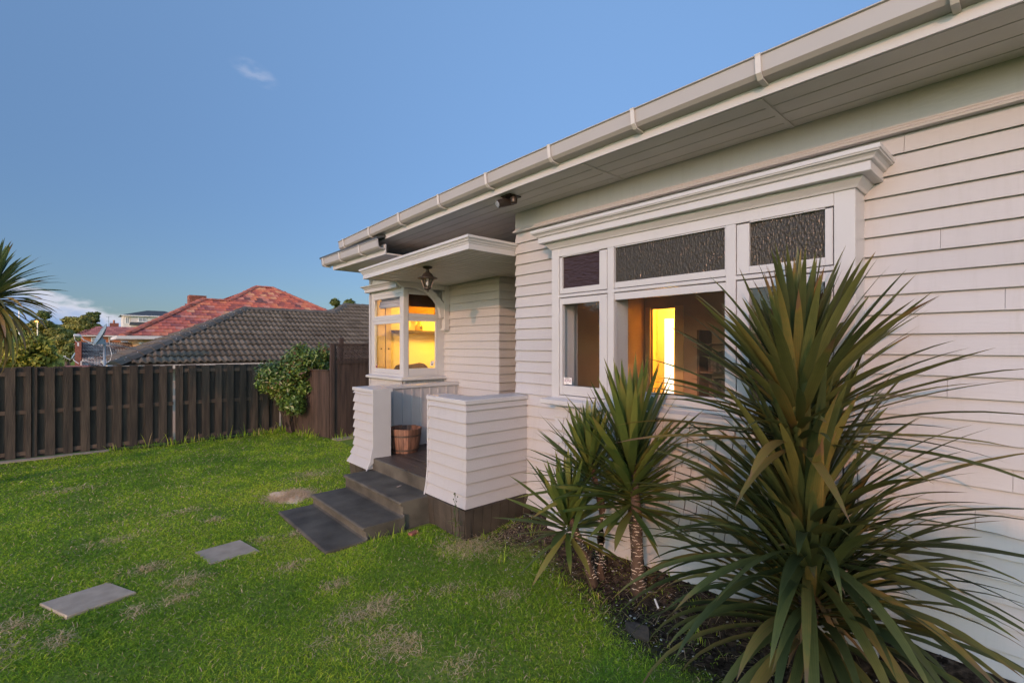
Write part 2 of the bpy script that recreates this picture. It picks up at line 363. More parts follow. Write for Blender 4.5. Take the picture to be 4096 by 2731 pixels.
def np_mesh(name, V, F, m, parent=None, tone=None, smooth=False, across=None):
    me = bpy.data.meshes.new(name); V = np.asarray(V, np.float32); F = np.asarray(F, np.int32); k = F.shape[1]
    me.vertices.add(len(V)); me.vertices.foreach_set('co', V.ravel())
    me.loops.add(F.size); me.loops.foreach_set('vertex_index', F.ravel())
    me.polygons.add(len(F)); me.polygons.foreach_set('loop_start', np.arange(0, F.size, k, dtype=np.int32))
    me.polygons.foreach_set('loop_total', np.full(len(F), k, np.int32))
    if smooth: me.polygons.foreach_set('use_smooth', np.ones(len(F), bool))
    if tone is not None:
        a = me.attributes.new('tone', 'FLOAT', 'POINT'); a.data.foreach_set('value', np.asarray(tone, np.float32))
    if across is not None:
        a = me.attributes.new('across', 'FLOAT', 'POINT'); a.data.foreach_set('value', np.asarray(across, np.float32))
    me.update(calc_edges=True); me.validate()
    me.materials.append(m); return link(name, me, parent)
def sst(x, a, b):
    t = np.clip((x-a)/(b-a), 0, 1); return t*t*(3-2*t)

# ================================================================== ground
def gh(x, y):
    """ground height"""
    x = np.asarray(x, float); y = np.asarray(y, float)
    bed = 0.19*sst(x, 3.12, 3.75)*(1-sst(y, 3.6, 4.3))
    rough = 0.012*np.sin(x*3.1+y*1.7)*np.sin(y*2.3-x*.9) + .006*np.sin(x*9.1)*np.sin(y*8.3+1)
    drop = -1.15*sst(y, 12.4, 14.5)
    hill = 6.5*sst(y, 75, 140) + 5.0*sst(np.abs(x+5), 60, 260)*sst(y, 40, 120)
    return bed + rough*(1-sst(y, 12, 13)) + drop + hill
def axis(dense0, dense1, step, far):
    a = list(np.arange(dense0, dense1, step)); s = step
    hi = []; x = dense1
    while x < far: hi.append(x); s *= 1.22; x += s
    s = step; lo = []; x = dense0
    while x > -far: s *= 1.22; x -= s; lo.append(x)
    return np.array(sorted(lo + a + hi + [far]))
gx = axis(-2.0, 4.6, .12, 900); gy = axis(0.0, 13.2, .12, 900)
GX, GY = np.meshgrid(gx, gy, indexing='ij'); GZ = gh(GX, GY)
nx, ny = GX.shape
idx = np.arange(nx*ny).reshape(nx, ny)
F = np.stack([idx[:-1,:-1], idx[1:,:-1], idx[1:,1:], idx[:-1,1:]], -1).reshape(-1, 4)
# lawn soil / bed mix attribute
def bedmask(x, y):
    e = 2.50 + .30*(y-1.4) - .42*sst(y, 3.15, 3.75) + .07*np.sin(y*2.1) + .05*np.sin(y*5.3+1)
    m = sst(x, e, e+.35)*(1-sst(y, 3.85, 4.1))
    return m
tone = np.clip(bedmask(GX, GY) + (1-sst(np.abs(GY-11.86), .1, .24))*(GX < 3.8), 0, 1).ravel()
M_ground = bpy.data.materials.new('lawn_earth'); M_ground.use_nodes = True
t_ = M_ground.node_tree; N_ = t_.nodes; L_ = t_.links; p_ = N_['Principled BSDF']; p_.inputs['Roughness'].default_value = .95; p_.inputs['Specular IOR Level'].default_value = .1
g_ = N_.new('ShaderNodeNewGeometry'); n_ = N_.new('ShaderNodeTexNoise'); n_.inputs['Scale'].default_value = 22; n_.inputs['Detail'].default_value = 9; L_.new(g_.outputs['Position'], n_.inputs['Vector'])
n3_ = N_.new('ShaderNodeTexNoise'); n3_.inputs['Scale'].default_value = 1.2; n3_.inputs['Detail'].default_value = 5; L_.new(g_.outputs['Position'], n3_.inputs['Vector'])
mA = N_.new('ShaderNodeMix'); mA.data_type = 'RGBA'; mA.inputs['A'].default_value = (.11, .19, .022, 1); mA.inputs['B'].default_value = (.24, .27, .06, 1); L_.new(n3_.outputs['Fac'], mA.inputs['Factor'])
mB = N_.new('ShaderNodeMix'); mB.data_type = 'RGBA'; mB.inputs['A'].default_value = (.018, .013, .010, 1); mB.inputs['B'].default_value = (.085, .062, .046, 1)
r_ = N_.new('ShaderNodeMapRange'); r_.inputs[1].default_value = .35; r_.inputs[2].default_value = .7; L_.new(n_.outputs['Fac'], r_.inputs[0]); L_.new(r_.outputs[0], mB.inputs['Factor'])
at_ = N_.new('ShaderNodeAttribute'); at_.attribute_name = 'tone'
mC = N_.new('ShaderNodeMix'); mC.data_type = 'RGBA'; L_.new(at_.outputs['Fac'], mC.inputs['Factor']); L_.new(mA.outputs['Result'], mC.inputs['A']); L_.new(mB.outputs['Result'], mC.inputs['B'])
L_.new(mC.outputs['Result'], p_.inputs['Base Color'])
b_ = N_.new('ShaderNodeBump'); b_.inputs['Strength'].default_value = .9; b_.inputs['Distance'].default_value = .03; L_.new(n_.outputs['Fac'], b_.inputs['Height']); L_.new(b_.outputs[0], p_.inputs['Normal'])
ground = np_mesh('lawn', np.stack([GX, GY, GZ], -1).reshape(-1, 3), F, M_ground, tone=tone, smooth=True)
tag(ground, kind='structure')

# ================================================================== the house
XW = 3.84           # main wall plane (outward is -X)
PITCH = .1255; Z0 = .19
house = thing('house', 'pale grey weatherboard house with white trimmed lit windows and a small porch', 'house', (XW, 2, 0))
def H(mb, name, m, **k): return mb.build(name, m, house, **k)
def part(mb, name, m, parent, **k):
    o = mb.build(name, m, None, **k); o.parent = parent; return o   # sub-part: parent has world-space vertices
# fix for nested parenting: a part of an Empty at loc L has basis identity + inverse(L); its children need none because the part's world matrix is identity
UC = .013
def board(p, q, nrm, z0, z1, off0=0., off1=0., e0=0, e1=0, t=.029, tt=.001, name='weatherboard', m=None, back=-.012, j=True):
    m = m or M_wall
    p = Vector(p); q = Vector(q); n = Vector(nrm); d = (q-p).normalized()
    j0 = random.uniform(-.0012, .0012) if j else 0
    o_b = off0 + t; o_t = off1 + tt
    def pt(base, e, sgn, o, z):
        w = base + n*o + d*(e*o*sgn); return (w.x, w.y, z)
    vs = []
    for base, e, sg in ((p, e0, -1), (q, e1, 1)):
        vs += [pt(base, e, sg, back, z0+UC+.002+j0), pt(base, e, sg, o_b-.001, z0+j0), pt(base, e, sg, o_b, z0+.003+j0), pt(base, e, sg, o_t, z1+UC+.004), pt(base, e, sg, back, z1+UC+.004)]
    mb = MB().add(vs, [(0,1,6,5),(1,2,7,6),(2,3,8,7),(3,4,9,8),(4,0,5,9),(0,4,3,2,1),(5,6,7,8,9)])
    return H(mb, name, m)
WY0, WY1 = .825, 3.44       # window box extents along the wall
YC = 4.24                   # wall corner at the porch
YN = -2.6                   # wall carries on to the right of the frame
ztop = 3.335
rows = []
k = 0
while Z0 + k*PITCH < ztop - .01:
    rows.append((Z0+k*PITCH, min(Z0+(k+1)*PITCH, ztop))); k += 1
def flare(z):   # base kick-out of the walls
    return .07*max(0, (.62-z)/.45)**1.6
nrm = (-1, 0)
splits = {3: -.6, 8: .15, 12: .42, 14: -.35, 16: .18, 19: .45, 21: -.1, 24: .62, 11: -.9, 6: .3, 22: -.8}
for i, (a, b) in enumerate(rows):
    fa, fb = flare(a), flare(b)
    if i in splits:
        s = splits[i]
        board((XW, s-.001), (XW, YN), nrm, a, b, fa, fb); board((XW, WY0), (XW, s+.001), nrm, a, b, fa, fb)
    else:
        board((XW, WY0), (XW, YN), nrm, a, b, fa, fb)
    yl = 4.05 if a < 1.33 else YC
    board((XW, yl), (XW, WY1), nrm, a, b, fa, fb, e0=0)
    if a > 3.0:  # above the window box
        board((XW, WY1-.001), (XW, WY0+.001), nrm, a, b)
# return of the main wall into the porch (faces +Y)
for a, b in rows:
    if a > .45: board((5.6, YC), (XW, YC), (0, 1), a, b, e1=0)
# recessed block: face A (-X) and face B (-Y)
XA, YB, YBAY = 4.656, 5.53, 6.98
for a, b in rows:
    if a > .40 and a < 3.2:
        board((XA, YBAY+.05), (XA, YB), nrm, a, b, e1=1)
        board((XA, YB), (5.62, YB), (0, -1), a, b, e0=1)
# solid wall core behind the cladding
core = MB()
core.box(XW+.012, XW+.11, YN, WY0+.05, .1, 3.6); core.box(XW+.012, XW+.11, WY1-.05, YC-.012, .1, 3.6)
core.box(XW+.012, XW+.11, WY0+.05, WY1-.05, .1, 1.44); core.box(XW+.012, XW+.11, WY0+.05, WY1-.05, 2.98, 3.6)
core.box(XW+.11, 5.6, YC-.11, YC-.012, .1, 3.6)
core.box(XA+.012, 5.62, YB+.012, YB+.11, .3, 3.6); core.box(XA+.012, XA+.11, YB+.11, YBAY+.05, .3, 3.6)
core.box(5.6, 5.7, YC, YB, .3, 3.6)
H(core, 'wall_core', M_wall)
# front door inside the recess
fd = H(MB().box(5.55, 5.598, 4.42, 5.32, .47, 2.5), 'door', M_tan)
part(MB().lathe([(.0,0),(.028,.005),(.03,.03),(.0,.05)], (5.53, 5.2, 1.45), 10), 'handle', M_bronze, fd)
# frieze board and its mould
H(MB().sweep([(0,ztop),(.028,ztop),(.034,ztop+.012),(.034,ztop+.03),(.022,ztop+.045),(.022,3.60),(0,3.60)], [(XW, YN), (XW, YC)]), 'frieze', M_wall)
H(MB().sweep([(.002,ztop-.012),(.045,ztop-.010),(.048,ztop+.002),(.036,ztop+.014),(.002,ztop+.014)], [(XW-.02, YN), (XW-.02, YC)]), 'frieze_mould', M_wall)
H(MB().sweep([(0,3.2),(.022,3.2),(.022,3.56),(0,3.56)], [(5.6, YB), (XA, YB), (XA, 7.0)]), 'frieze', M_sof)

# ---- eaves: soffit boards, fascia, gutter
XF = 3.217
def sag(x, y): return -.085*min(1.25, max(0, (y-3)/4.5))**1.5 if y > 3 else 0.0
EY = [-2.6, -1.5, -.5, .5, 1.5, 2.5, 3.5, 4.3, 5.0, 5.7, 6.4, 7.0, 7.48]
nb = 7
w = (XW + 1.0 - XF)/10
for i in range(10):
    x0 = XF + .012 + i*w; x1 = x0 + w - .009
    if i < 4: ys = EY
    else: ys = [y for y in EY if y >= 4.3]
    if x0 > XW and i >= 4: ys = [4.245] + ys
    x1b = x1
    prof = [(-x1, 3.575), (-x0, 3.575), (-x0, 3.595), (-x1, 3.595)]
    mb = MB().sweep([(o, z) for o, z in prof], [(0, y) for y in ys], zf=sag)
    H(mb, 'soffit_board', M_sof)
for y in (-.55, 1.25, 2.71, 4.16):
    H(MB().box(XF+.01, XW-.03, y-.016, y+.016, 3.566, 3.573), 'soffit_batten', M_sof)
H(MB().sweep([(0,3.572),(.018,3.572),(.018,3.72),(0,3.72)], [(XF, y) for y in EY], zf=sag), 'fascia', M_trim)
# return of the fascia at the far end and the little wedge bulkhead under it
H(MB().sweep([(0,3.572),(.018,3.572),(.018,3.72),(0,3.72)], [(XF, 7.48), (4.7, 7.48)], zf=sag), 'fascia', M_trim)
H(MB().add([(3.26,7.44,3.49),(4.5,7.40,3.49),(4.5,7.15,3.49),(4.0,7.15,3.49),(3.5,7.36,3.40),(4.5,7.25,3.40)], [(0,1,2,3),(0,4,5,1),(4,3,2,5),(0,3,4),(1,5,2)]), 'bulkhead', M_sof)
gp = [(.02,3.640),(.10,3.648),(.125,3.672),(.135,3.765),(.148,3.770),(.148,3.776),(.127,3.777),(.118,3.690),(.095,3.662),(.02,3.655)]
EG = EY[:-1] + [7.4, 7.72]
gut = H(MB().sweep(gp, [(XF, y) for y in EG], zf=sag), 'gutter', M_gut)
ec = MB()
ec.sweep([(.02,3.640),(.10,3.648),(.125,3.672),(.135,3.765),(.02,3.765)], [(XF, 7.712), (XF, 7.722)], zf=sag)
part(ec, 'gutter_end', M_gut, gut)
clp = [(.0,3.634),(.104,3.642),(.131,3.669),(.142,3.768),(.15,3.778),(.158,3.776),(.153,3.762),(.141,3.664),(.108,3.632),(.0,3.624)]
for y in (-1.5, -.58, .315, 1.2, 2.1, 2.97, 3.87, 4.76, 5.71, 6.6, 7.51):
    c = MB().sweep(clp, [(XF, y-.016), (XF, y+.016)], zf=sag); part(c, 'gutter_clip', M_clip, gut)
# roof sheet above
H(MB().add([(3.19,YN,3.70),(3.19,7.6,3.60),(7.0,7.6,5.10),(9.5,4,6.2),(9.5,YN,6.2),
            (3.19,YN,3.725),(3.19,7.6,3.625),(7.0,7.6,5.13),(9.5,4,6.23),(9.5,YN,6.23)],
           [(0,1,2,3,4),(9,8,7,6,5),(0,5,6,1),(1,6,7,2),(2,7,8,3),(3,8,9,4),(4,9,5,0)]), 'roof', M_darkroof)
# lower eave beyond the porch (over the bay)
XL = 3.205
zl = -.185
g2 = [(o, z+zl-.09) for o, z in gp]
YL0, YL1 = 6.3, 8.45
lg = H(MB().sweep(g2, [(XL, YL0), (XL, YL1)]), 'gutter', M_gut)
part(MB().sweep([(.02,3.365),(.10,3.373),(.125,3.397),(.135,3.49),(.02,3.49)], [(XL, YL1-.01), (XL, YL1+.002)]), 'gutter_end', M_gut, lg)
for y in (6.9, 7.65, 8.34):
    part(MB().sweep([(o, z+zl-.09) for o, z in clp], [(XL, y-.016), (XL, y+.016)]), 'gutter_clip', M_clip, lg)
H(MB().sweep([(0,3.297),(.018,3.297),(.018,3.44),(0,3.44)], [(XL, YL0), (XL, YL1-.25), (4.9, YL1-.25)]), 'fascia', M_trim)
for i in range(8):
    x0 = XL + .01 + i*.125
    H(MB().box(x0, x0+.121, YL0, YL1-.27, 3.30, 3.318), 'soffit_board', M_sof)
H(MB().add([(3.06,YL0,3.50),(3.06,8.5,3.50),(4.9,8.5,4.1),(4.9,YL0,4.1),(3.06,YL0,3.53),(3.06,8.5,3.53),(4.9,8.5,4.13),(4.9,YL0,4.13)],
           [(0,1,2,3),(7,6,5,4),(0,4,5,1),(1,5,6,2),(2,6,7,3),(3,7,4,0)]), 'roof', M_darkroof)
# brick-like frieze between bay hood and lower soffit
H(MB().box(3.90, 3.98, 7.05, 8.2, 3.06, 3.30), 'bay_upstand', M_sof)

# ---- main window box
XB = 3.60
fr = MB()
fr.box(XB, XW-.0, WY0, WY0+.115, 1.47, 3.04)              # right jamb
fr.box(XB, XW, WY1-.10, WY1, 1.47, 3.04)                  # left jamb
fr.box(XB+.002, XW, WY0+.115, WY1-.10, 2.90, 3.04)        # head
fr.box(XB+.004, XW-.02, WY0+.115, WY1-.10, 2.485, 2.515)  # transom
fr.box(XB+.004, XW-.02, WY0+.115, WY1-.10, 1.47, 1.50)
for y0, y1 in ((1.565, 1.640), (2.665, 2.735)): fr.box(XB+.003, XW-.01, y0, y1, 1.50, 2.90)   # mullions
win = H(fr, 'window_frame', M_trim, bevel=.003)
def sash(y0, y1, z0, z1, gy0, gy1, gz0, gz1, gm, name='sash', x=XB+.006, pv=None, hinges=()):
    m = MB(); t = .045
    y0 += .004; y1 -= .004; z0 += .004; z1 -= .006
    m.box(x, x+t, y0, gy0, z0, z1); m.box(x, x+t, gy1, y1, z0, z1)
    m.box(x+.0006, x+t-.0006, gy0, gy1, z0, gz0); m.box(x+.0006, x+t-.0006, gy0, gy1, gz1, z1)
    for a in hinges:
        m.tube([(x-.004, a-.035, z1+.004), (x-.004, a+.035, z1+.004)], .006, 6)
    s = part(m, name, M_trim, win if pv is None else pv, bevel=.002)
    part(MB().box(x+.022, x+.026, gy0-.005, gy1+.005, gz0-.005, gz1+.005), 'pane', gm, s)
    # sub-part putty bead is part of the sash profile
    return s
kf = .9505   # plane of the glass: x = 3.65
def Yg(y): return y*kf
def Zg(z): return 2+(z-2)*kf
# right, centre, left: glass extents measured on the wall plane
zt0, zt1, zl0, zl1 = Zg(2.605), Zg(2.945), Zg(1.580), Zg(2.437)
sash(WY0+.118, 1.562, 2.518, 2.896, Yg(1.043), Yg(1.546), zt0, zt1, M_obs_v, hinges=(1.08, 1.42))
sash(1.643, 2.662, 2.518, 2.896, Yg(1.726), Yg(2.795), zt0, zt1, M_obs_v)
sash(2.738, WY1-.103, 2.518, 2.896, Yg(2.977), Yg(3.47), zt0, zt1, M_obs_h, hinges=(2.87, 3.2))
sash(WY0+.118, 1.562, 1.503, 2.482, Yg(1.043), Yg(1.546), zl0, zl1, M_glass)
sash(1.643, 2.662, 1.503, 2.482, Yg(1.726), Yg(2.795), zl0, zl1, M_glass)
ls = sash(2.738, WY1-.103, 1.503, 2.482, Yg(2.977), Yg(3.47), zl0, zl1, M_glass)
for z in (1.62, 2.3): part(MB().tube([(XB+.002, WY1-.103, z-.04), (XB+.002, WY1-.103, z+.04)], .006, 6), 'hinge', M_trim, ls)
# sill
H(MB().sweep([(0,1.395),(.02,1.395),(.075,1.408),(.082,1.416),(.082,1.455),(.02,1.474),(0,1.474)], [(XW, WY0), (XB, WY0), (XB, WY1), (XW, WY1)]), 'window_sill', M_trim)
# hood over the window
hp = [(0,3.045),(.09,3.045),(.10,3.050),(.10,3.105),(.112,3.108),(.118,3.112),(.122,3.124),(.135,3.138),(.150,3.142),(.152,3.150),(.158,3.152),(.158,3.178),(.02,3.192),(0,3.192)]
hood = H(MB().sweep(hp, [(XW, WY0), (XB, WY0), (XB, WY1), (XW, WY1)]).box(XB, XW, WY0, WY1, 3.048, 3.19), 'window_hood', M_trim)
part(MB().sweep([(0,2.985),(.012,2.985),(.02,3.0),(.045,3.03),(.05,3.044),(0,3.044)], [(XW, WY0), (XB, WY0), (XB, WY1), (XW, WY1)]), 'cove_mould', M_trim, hood)
# shingled apron below the sill
XS_ = 3.665
zs = 1.395; rowi = 0
def sflare(z): return .10*max(0, (.95-z)/.75)**1.8
H(MB().sweep([(0,.15),(.10,.15),(.03,.5),(.0,.95),(0,1.39)], [(XW, WY0+.02), (XS_+.02, WY0+.02), (XS_+.02, WY1-.02), (XW, WY1-.02)]), 'apron_core', M_wall)
while zs > .50:
    z1 = zs; z0 = zs - .128
    y = WY0; first = True
    while y < WY1-.03:
        wd = random.uniform(.085, .155)
        if first and rowi % 2: wd *= .5
        first = False
        y1 = min(y+wd, WY1)
        if WY1-y1 < .05: y1 = WY1
        board((XS_, y1-.004), (XS_, y+.004), nrm, z0+random.uniform(-.003, .003), z1+.02, sflare(z0), sflare(z1), t=.034+random.uniform(-.004,.004), tt=.001, name='shingle', back=-.0)
        y = y1
    board((XS_, WY0), (XW, WY0), (0, -1), z0, z1, sflare(z0), sflare(z1), t=.012, tt=.004, back=0)
    zs = z0; rowi += 1
while zs > .2:
    z1 = zs; z0 = zs - .125
    board((XS_, WY1), (XS_, WY0), nrm, z0, z1+.004, sflare(z0), sflare(z1), e0=.0, e1=1, t=.02)
    board((XS_, WY0), (XW, WY0), (0, -1), z0, z1+.004, sflare(z0), sflare(z1), e0=1, t=.02, back=0)
    zs = z0

# ---- porch floor, half walls and pillars
XP = 2.97
DZ = .461
x = XP+.0
while x < XA-.02:
    H(MB().box(x, x+.096, 4.1, 6.7, DZ-.035, DZ+random.uniform(-.0015,.0015)), 'deck_board', M_deck, bevel=.003); x += .1
H(MB().box(XA-.02, 5.55, YC, YB, DZ-.04, DZ-.002), 'porch_floor', M_deck)
H(MB().box(XP+.10, XA, 4.2, 6.7, .0, DZ-.036), 'porch_base', M_base)
# right half wall: faces -X and -Y ; left half wall: -X, +Y
RY0, RY1 = 4.06, 4.77
LY0, LY1 = 6.19, 6.80
CAPR, CAPL = 1.385, 1.35
def pfl(z): return .085*max(0, (.60-z)/.36)**1.5
PR = .45
for i, (a, b) in enumerate(rows):
    if a < .25 or a > 1.36: continue
    fa, fb = pfl(a), pfl(b)
    bb = min(b, CAPR)
    if a < CAPR-.02:
        board((XP, RY1), (XP, RY0), nrm, a, bb, fa*PR, fb*PR, e1=1)
        board((XP, RY0), (XW, RY0), (0, -1), a, bb, fa*PR, fb*PR, e0=1)
    bb = min(b, CAPL)
    if a < CAPL-.02:
        board((XP, LY1), (XP, LY0), nrm, a-.006, bb-.006, fa*1.15, fb*1.15, e0=1)
        board((XA, LY1), (XP, LY1), (0, 1), a-.006, bb-.006, fa*1.15, fb*1.15, e1=1)
pc = MB()
pc.box(XP+.005, XP+.24, RY0+.005, RY1-.001, .30, CAPR); pc.box(XP+.24, XW, RY0+.005, RY0+.24, .30, CAPR)
H(pc, 'half_wall_core', M_wall)
pc = MB().box(XP+.005, XP+.24, LY0+.001, LY1-.005, .30, CAPL).box(XP+.24, XA, LY1-.235, LY1-.005, .30, CAPL)
H(pc, 'half_wall_core', M_wall)
# trim boards on the pillar ends that face the steps
for y0, y1, zt, kk in ((RY1-.002, RY1+.018, CAPR, .45), (LY0-.018, LY0+.002, CAPL, 1.0)):
    poly = [(XP-.026, y0, zt), (XP+.24, y0, zt), (XP+.24, y0, DZ+.002), (XP-.005, y0, DZ-.05), (XP-.03-.095*kk, y0, .30), (XP-.03-.04*kk, y0, .42), (XP-.028, y0, .62)]
    H(MB().poly_ext(poly, (0, y1-y0, 0)), 'end_trim', M_trim)
# battens on the inner face of the left half wall (faces -Y)
yi = LY1-.235
for xx in np.arange(3.29, 4.6, .157):
    H(MB().box(xx, xx+.03, yi-.012, yi+.001, DZ, CAPL), 'batten', M_wall)
# capping
def cap(path, zt):
    return H(MB().sweep([(-.02,zt-.055),(-.0,zt-.055),(.0,zt-.046),(.02,zt-.044),(.032,zt-.040),(.035,zt-.036),(.035,zt+.0),(.03,zt+.006),(-.23,zt+.012),(-.27,zt+.002),(-.27,zt-.036),(-.23,zt-.04)], path), 'wall_cap', M_trim)
cap([(XW-.02, RY0), (XP, RY0), (XP, RY1+.02)], CAPR+.042)
cap([(XP, LY0-.02), (XP, LY1), (XA-.01, LY1)], CAPL+.042)
# dark base boards below the flared cladding
def baseboards(p, q, nrm, z1, n_, gaps=True):
    p = Vector(p); q = Vector(q); nn = Vector(nrm); L = (q-p).length; d = (q-p).normalized()
    for i in range(n_):
        a = p + d*(L*i/n_+.003); b = p + d*(L*(i+1)/n_-.003); e = random.uniform(-.006, .008)
        gz = float(min(gh(a.x, a.y), gh(b.x, b.y)))-.03
        vs = []
        for w_ in (a, b):
            vs += [(*(w_+nn*(.0)), gz), (*(w_+nn*(.05+e)), gz), (*(w_+nn*(.075+e)), z1), (*(w_+nn*(.0)), z1)]
        H(MB().add(vs, [(0,1,5,4),(1,2,6,5),(2,3,7,6),(3,0,4,7),(3,2,1,0),(4,5,6,7)]), 'base_board', M_base)
zb = Z0+PITCH-.002
baseboards((XP, RY1-.05), (XP, RY0-.075), nrm, zb, 6)
baseboards((XP-.075, RY0), (XW, RY0), (0, -1), zb, 8)
baseboards((XP, LY1+.05), (XP, LY0), nrm, zb, 6)
# ---- canopy over the porch
def csag(x, y): return -.022*(y-4.26)
XC, CY0, CY1 = 3.15, 4.26, 6.93
cp = [(-.02,3.06),(0,3.06),(.004,3.062),(.004,3.122),(.012,3.126),(.014,3.136),(.022,3.146),(.030,3.152),(.030,3.160),(.040,3.172),(.052,3.178),(.052,3.206),(-.02,3.215)]
can = H(MB().sweep(cp, [(XW, CY0), (XC, CY0), (XC, CY1), (XA, CY1)], zf=csag), 'canopy', M_trim)
mb = MB().add([(XC,CY0,3.21),(XA+.3,CY0,3.235),(XA+.3,CY1,3.235),(XC,CY1,3.21),(XC,CY0,3.19),(XA+.3,CY0,3.19),(XA+.3,CY1,3.19),(XC,CY1,3.19)], [(0,1,2,3),(7,6,5,4),(0,4,5,1),(1,5,6,2),(2,6,7,3),(3,7,4,0)])
mb.v = [(x_, y_, z_+csag(x_, y_)) for x_, y_, z_ in mb.v]
part(mb, 'canopy_roof', M_trim, can)
x = XC+.02
while x < 5.55:
    x1 = min(x+.073, 5.6)
    y1 = CY1-.01 if x < XA-.04 else YB-.002
    y0 = CY0+.02 if x < XW-.04 else YC+.002
    part(MB().sweep([(-x1,3.070),(-x,3.070),(-x,3.085),(-x1,3.085)], [(0, y0), (0, y1)], zf=csag), 'lining_board', M_sof, can)
    x += .0855
# bracket carrying the canopy at its far end
bq = H(MB().box(3.74, XA-.03, 6.83, 6.905, 2.935, 3.02), 'bracket', M_trim)
part(MB().poly_ext([(3.74,6.831,3.02),(3.66,6.831,3.02),(3.66,6.831,2.995),(3.74,6.831,2.935)], (0,.073,0)), 'bracket_tip', M_trim, bq)
part(MB().box(XA-.115, XA-.024, 6.82, 6.915, 2.29, 3.0).box(XA-.135, XA-.022, 6.81, 6.925, 2.262, 2.29), 'bracket_post', M_trim, bq)
arc = []
for i in range(13):
    a = i/12*math.pi/2; arc.append((XA-.115-.62*(1-math.sin(a))-.0, 2.935-.46*(1-math.cos(a)) ))
# concave brace polygon (outer curve, inner chord)
outer = []; inner = []
for i in range(13):
    t = i/12
    a = t*math.pi/2
    # lower concave edge from the beam tip down to the post
    outer.append((3.90 + .57*math.sin(a), 2.935 - .47*(1-math.cos(a))))
for i in range(9):
    t = i/8; inner.append((4.54 - .50*t**1.0 + .0, 2.62 + .315*t))
poly = [(x_, 6.838, z_) for x_, z_ in outer] + [(4.54, 6.838, 2.465)] + [(x_, 6.838, z_) for x_, z_ in inner if z_ > 2.62] 
poly = [(x_, 6.838, z_) for x_, z_ in outer] + [(4.541, 6.838, 2.465), (4.541, 6.838, 2.715), (4.29, 6.838, 2.935)]
part(MB().poly_ext(poly, (0, .06, 0)), 'brace', M_trim, bq)
# ---- bay window
BX = 3.85; BY0, BY1 = 6.98, 8.14
bf = MB()
bf.box(BX, BX+.09, BY0, BY0+.07, 1.49, 2.96); bf.box(BX, BX+.08, BY1-.05, BY1, 1.49, 2.96)
bf.box(BX+.002, BX+.08, BY0+.07, BY1-.05, 2.86, 2.96); bf.box(BX+.004, BX+.07, BY0+.07, BY1-.05, 2.43, 2.465); bf.box(BX+.004, BX+.07, BY0+.07, BY1-.05, 1.49, 1.53)
bf.box(BX+.09, XA, BY0+.002, BY0+.07, 2.905, 2.96); bf.box(4.53, XA, BY0+.002, BY0+.08, 1.49, 2.905); bf.box(BX+.09, 4.53, BY0+.004, BY0+.07, 2.437, 2.465); bf.box(BX+.09, 4.53, BY0+.004, BY0+.07, 1.49, 1.508)
bay = H(bf, 'bay_window', M_trim, bevel=.002)
for (z0, z1, g0, g1) in ((2.467, 2.858, 2.516, 2.805), (1.532, 2.428, 1.605, 2.372)):
    m = MB(); x_ = BX+.008
    m.box(x_, x_+.04, BY0+.072, 7.117, z0, z1); m.box(x_, x_+.04, 8.03, BY1-.052, z0, z1); m.box(x_+.001, x_+.039, 7.117, 8.03, z0, g0); m.box(x_+.001, x_+.039, 7.117, 8.03, g1, z1)
    s = part(m, 'sash', M_trim, bay, bevel=.002); part(MB().box(x_+.02, x_+.024, 7.112, 8.035, g0-.005, g1+.005), 'pane', M_glass, s)
for (z0, z1, g0, g1, gm) in ((2.467, 2.903, 2.530, 2.845, M_obs_bay), (1.51, 2.435, 1.625, 2.405, M_glass)):
    m = MB(); y_ = BY0+.006
    m.box(BX+.094, 3.952, y_, y_+.04, z0, z1); m.box(4.469, 4.528, y_, y_+.04, z0, z1); m.box(3.952, 4.469, y_+.001, y_+.039, z0, g0); m.box(3.952, 4.469, y_+.001, y_+.039, g1, z1)
    s = part(m, 'sash', M_trim, bay, bevel=.002); part(MB().box(3.947, 4.474, y_+.02, y_+.024, g0-.005, g1+.005), 'pane', gm, s)
H(MB().sweep([(0,1.43),(.05,1.43),(.072,1.438),(.075,1.445),(.075,1.475),(.02,1.492),(0,1.492)], [(XA, BY0), (BX, BY0), (BX, BY1), (XA, BY1)]), 'window_sill', M_trim)
H(MB().sweep([(z_[0]*1.1, z_[1]-.105) for z_ in [(0,3.045),(.075,3.045),(.08,3.05),(.08,3.10),(.095,3.108),(.10,3.122),(.115,3.135),(.13,3.14),(.135,3.155),(.02,3.165),(0,3.165)]], [(XA, BY0+.16), (BX, BY0+.16), (BX, BY1), (XA, BY1)]).box(BX, XA, BY0+.03, BY1, 2.945, 3.055), 'window_hood', M_trim)
yy = BY0
xx = BX+.01
while xx < XA: # panelling below the bay sill, facing -Y
    H(MB().box(xx, xx+.076, BY0+.02, BY0+.06, .45, 1.43), 'lining_board', M_wall, bevel=.003); xx += .08
while yy < BY1:
    H(MB().box(BX+.01, BX+.05, yy, yy+.076, .2, 1.43), 'lining_board', M_wall, bevel=.003); yy += .08
H(MB().box(BX+.01, 6.5, BY1+.06, BY1+.12, .0, 3.3), 'wall_core', M_wall)
# ---- rooms behind the glass
rm = MB()     # bay room
rm.box(3.92, 7.4, 8.10, 8.16, .4, 3.1); rm.box(7.4, 7.46, 5.66, 8.16, .4, 3.1); rm.box(4.78, 7.4, 5.65, 5.68, .4, 3.1)
H(rm, 'room_wall', M_yellow)
H(MB().box(3.9, 7.4, 5.68, 8.1, .40, .45), 'room_floor', M_wood); H(MB().box(3.95, 7.4, 7.03, 8.1, 3.06, 3.1).box(4.78, 7.4, 5.68, 7.03, 3.06, 3.1), 'room_ceiling', M_bright)
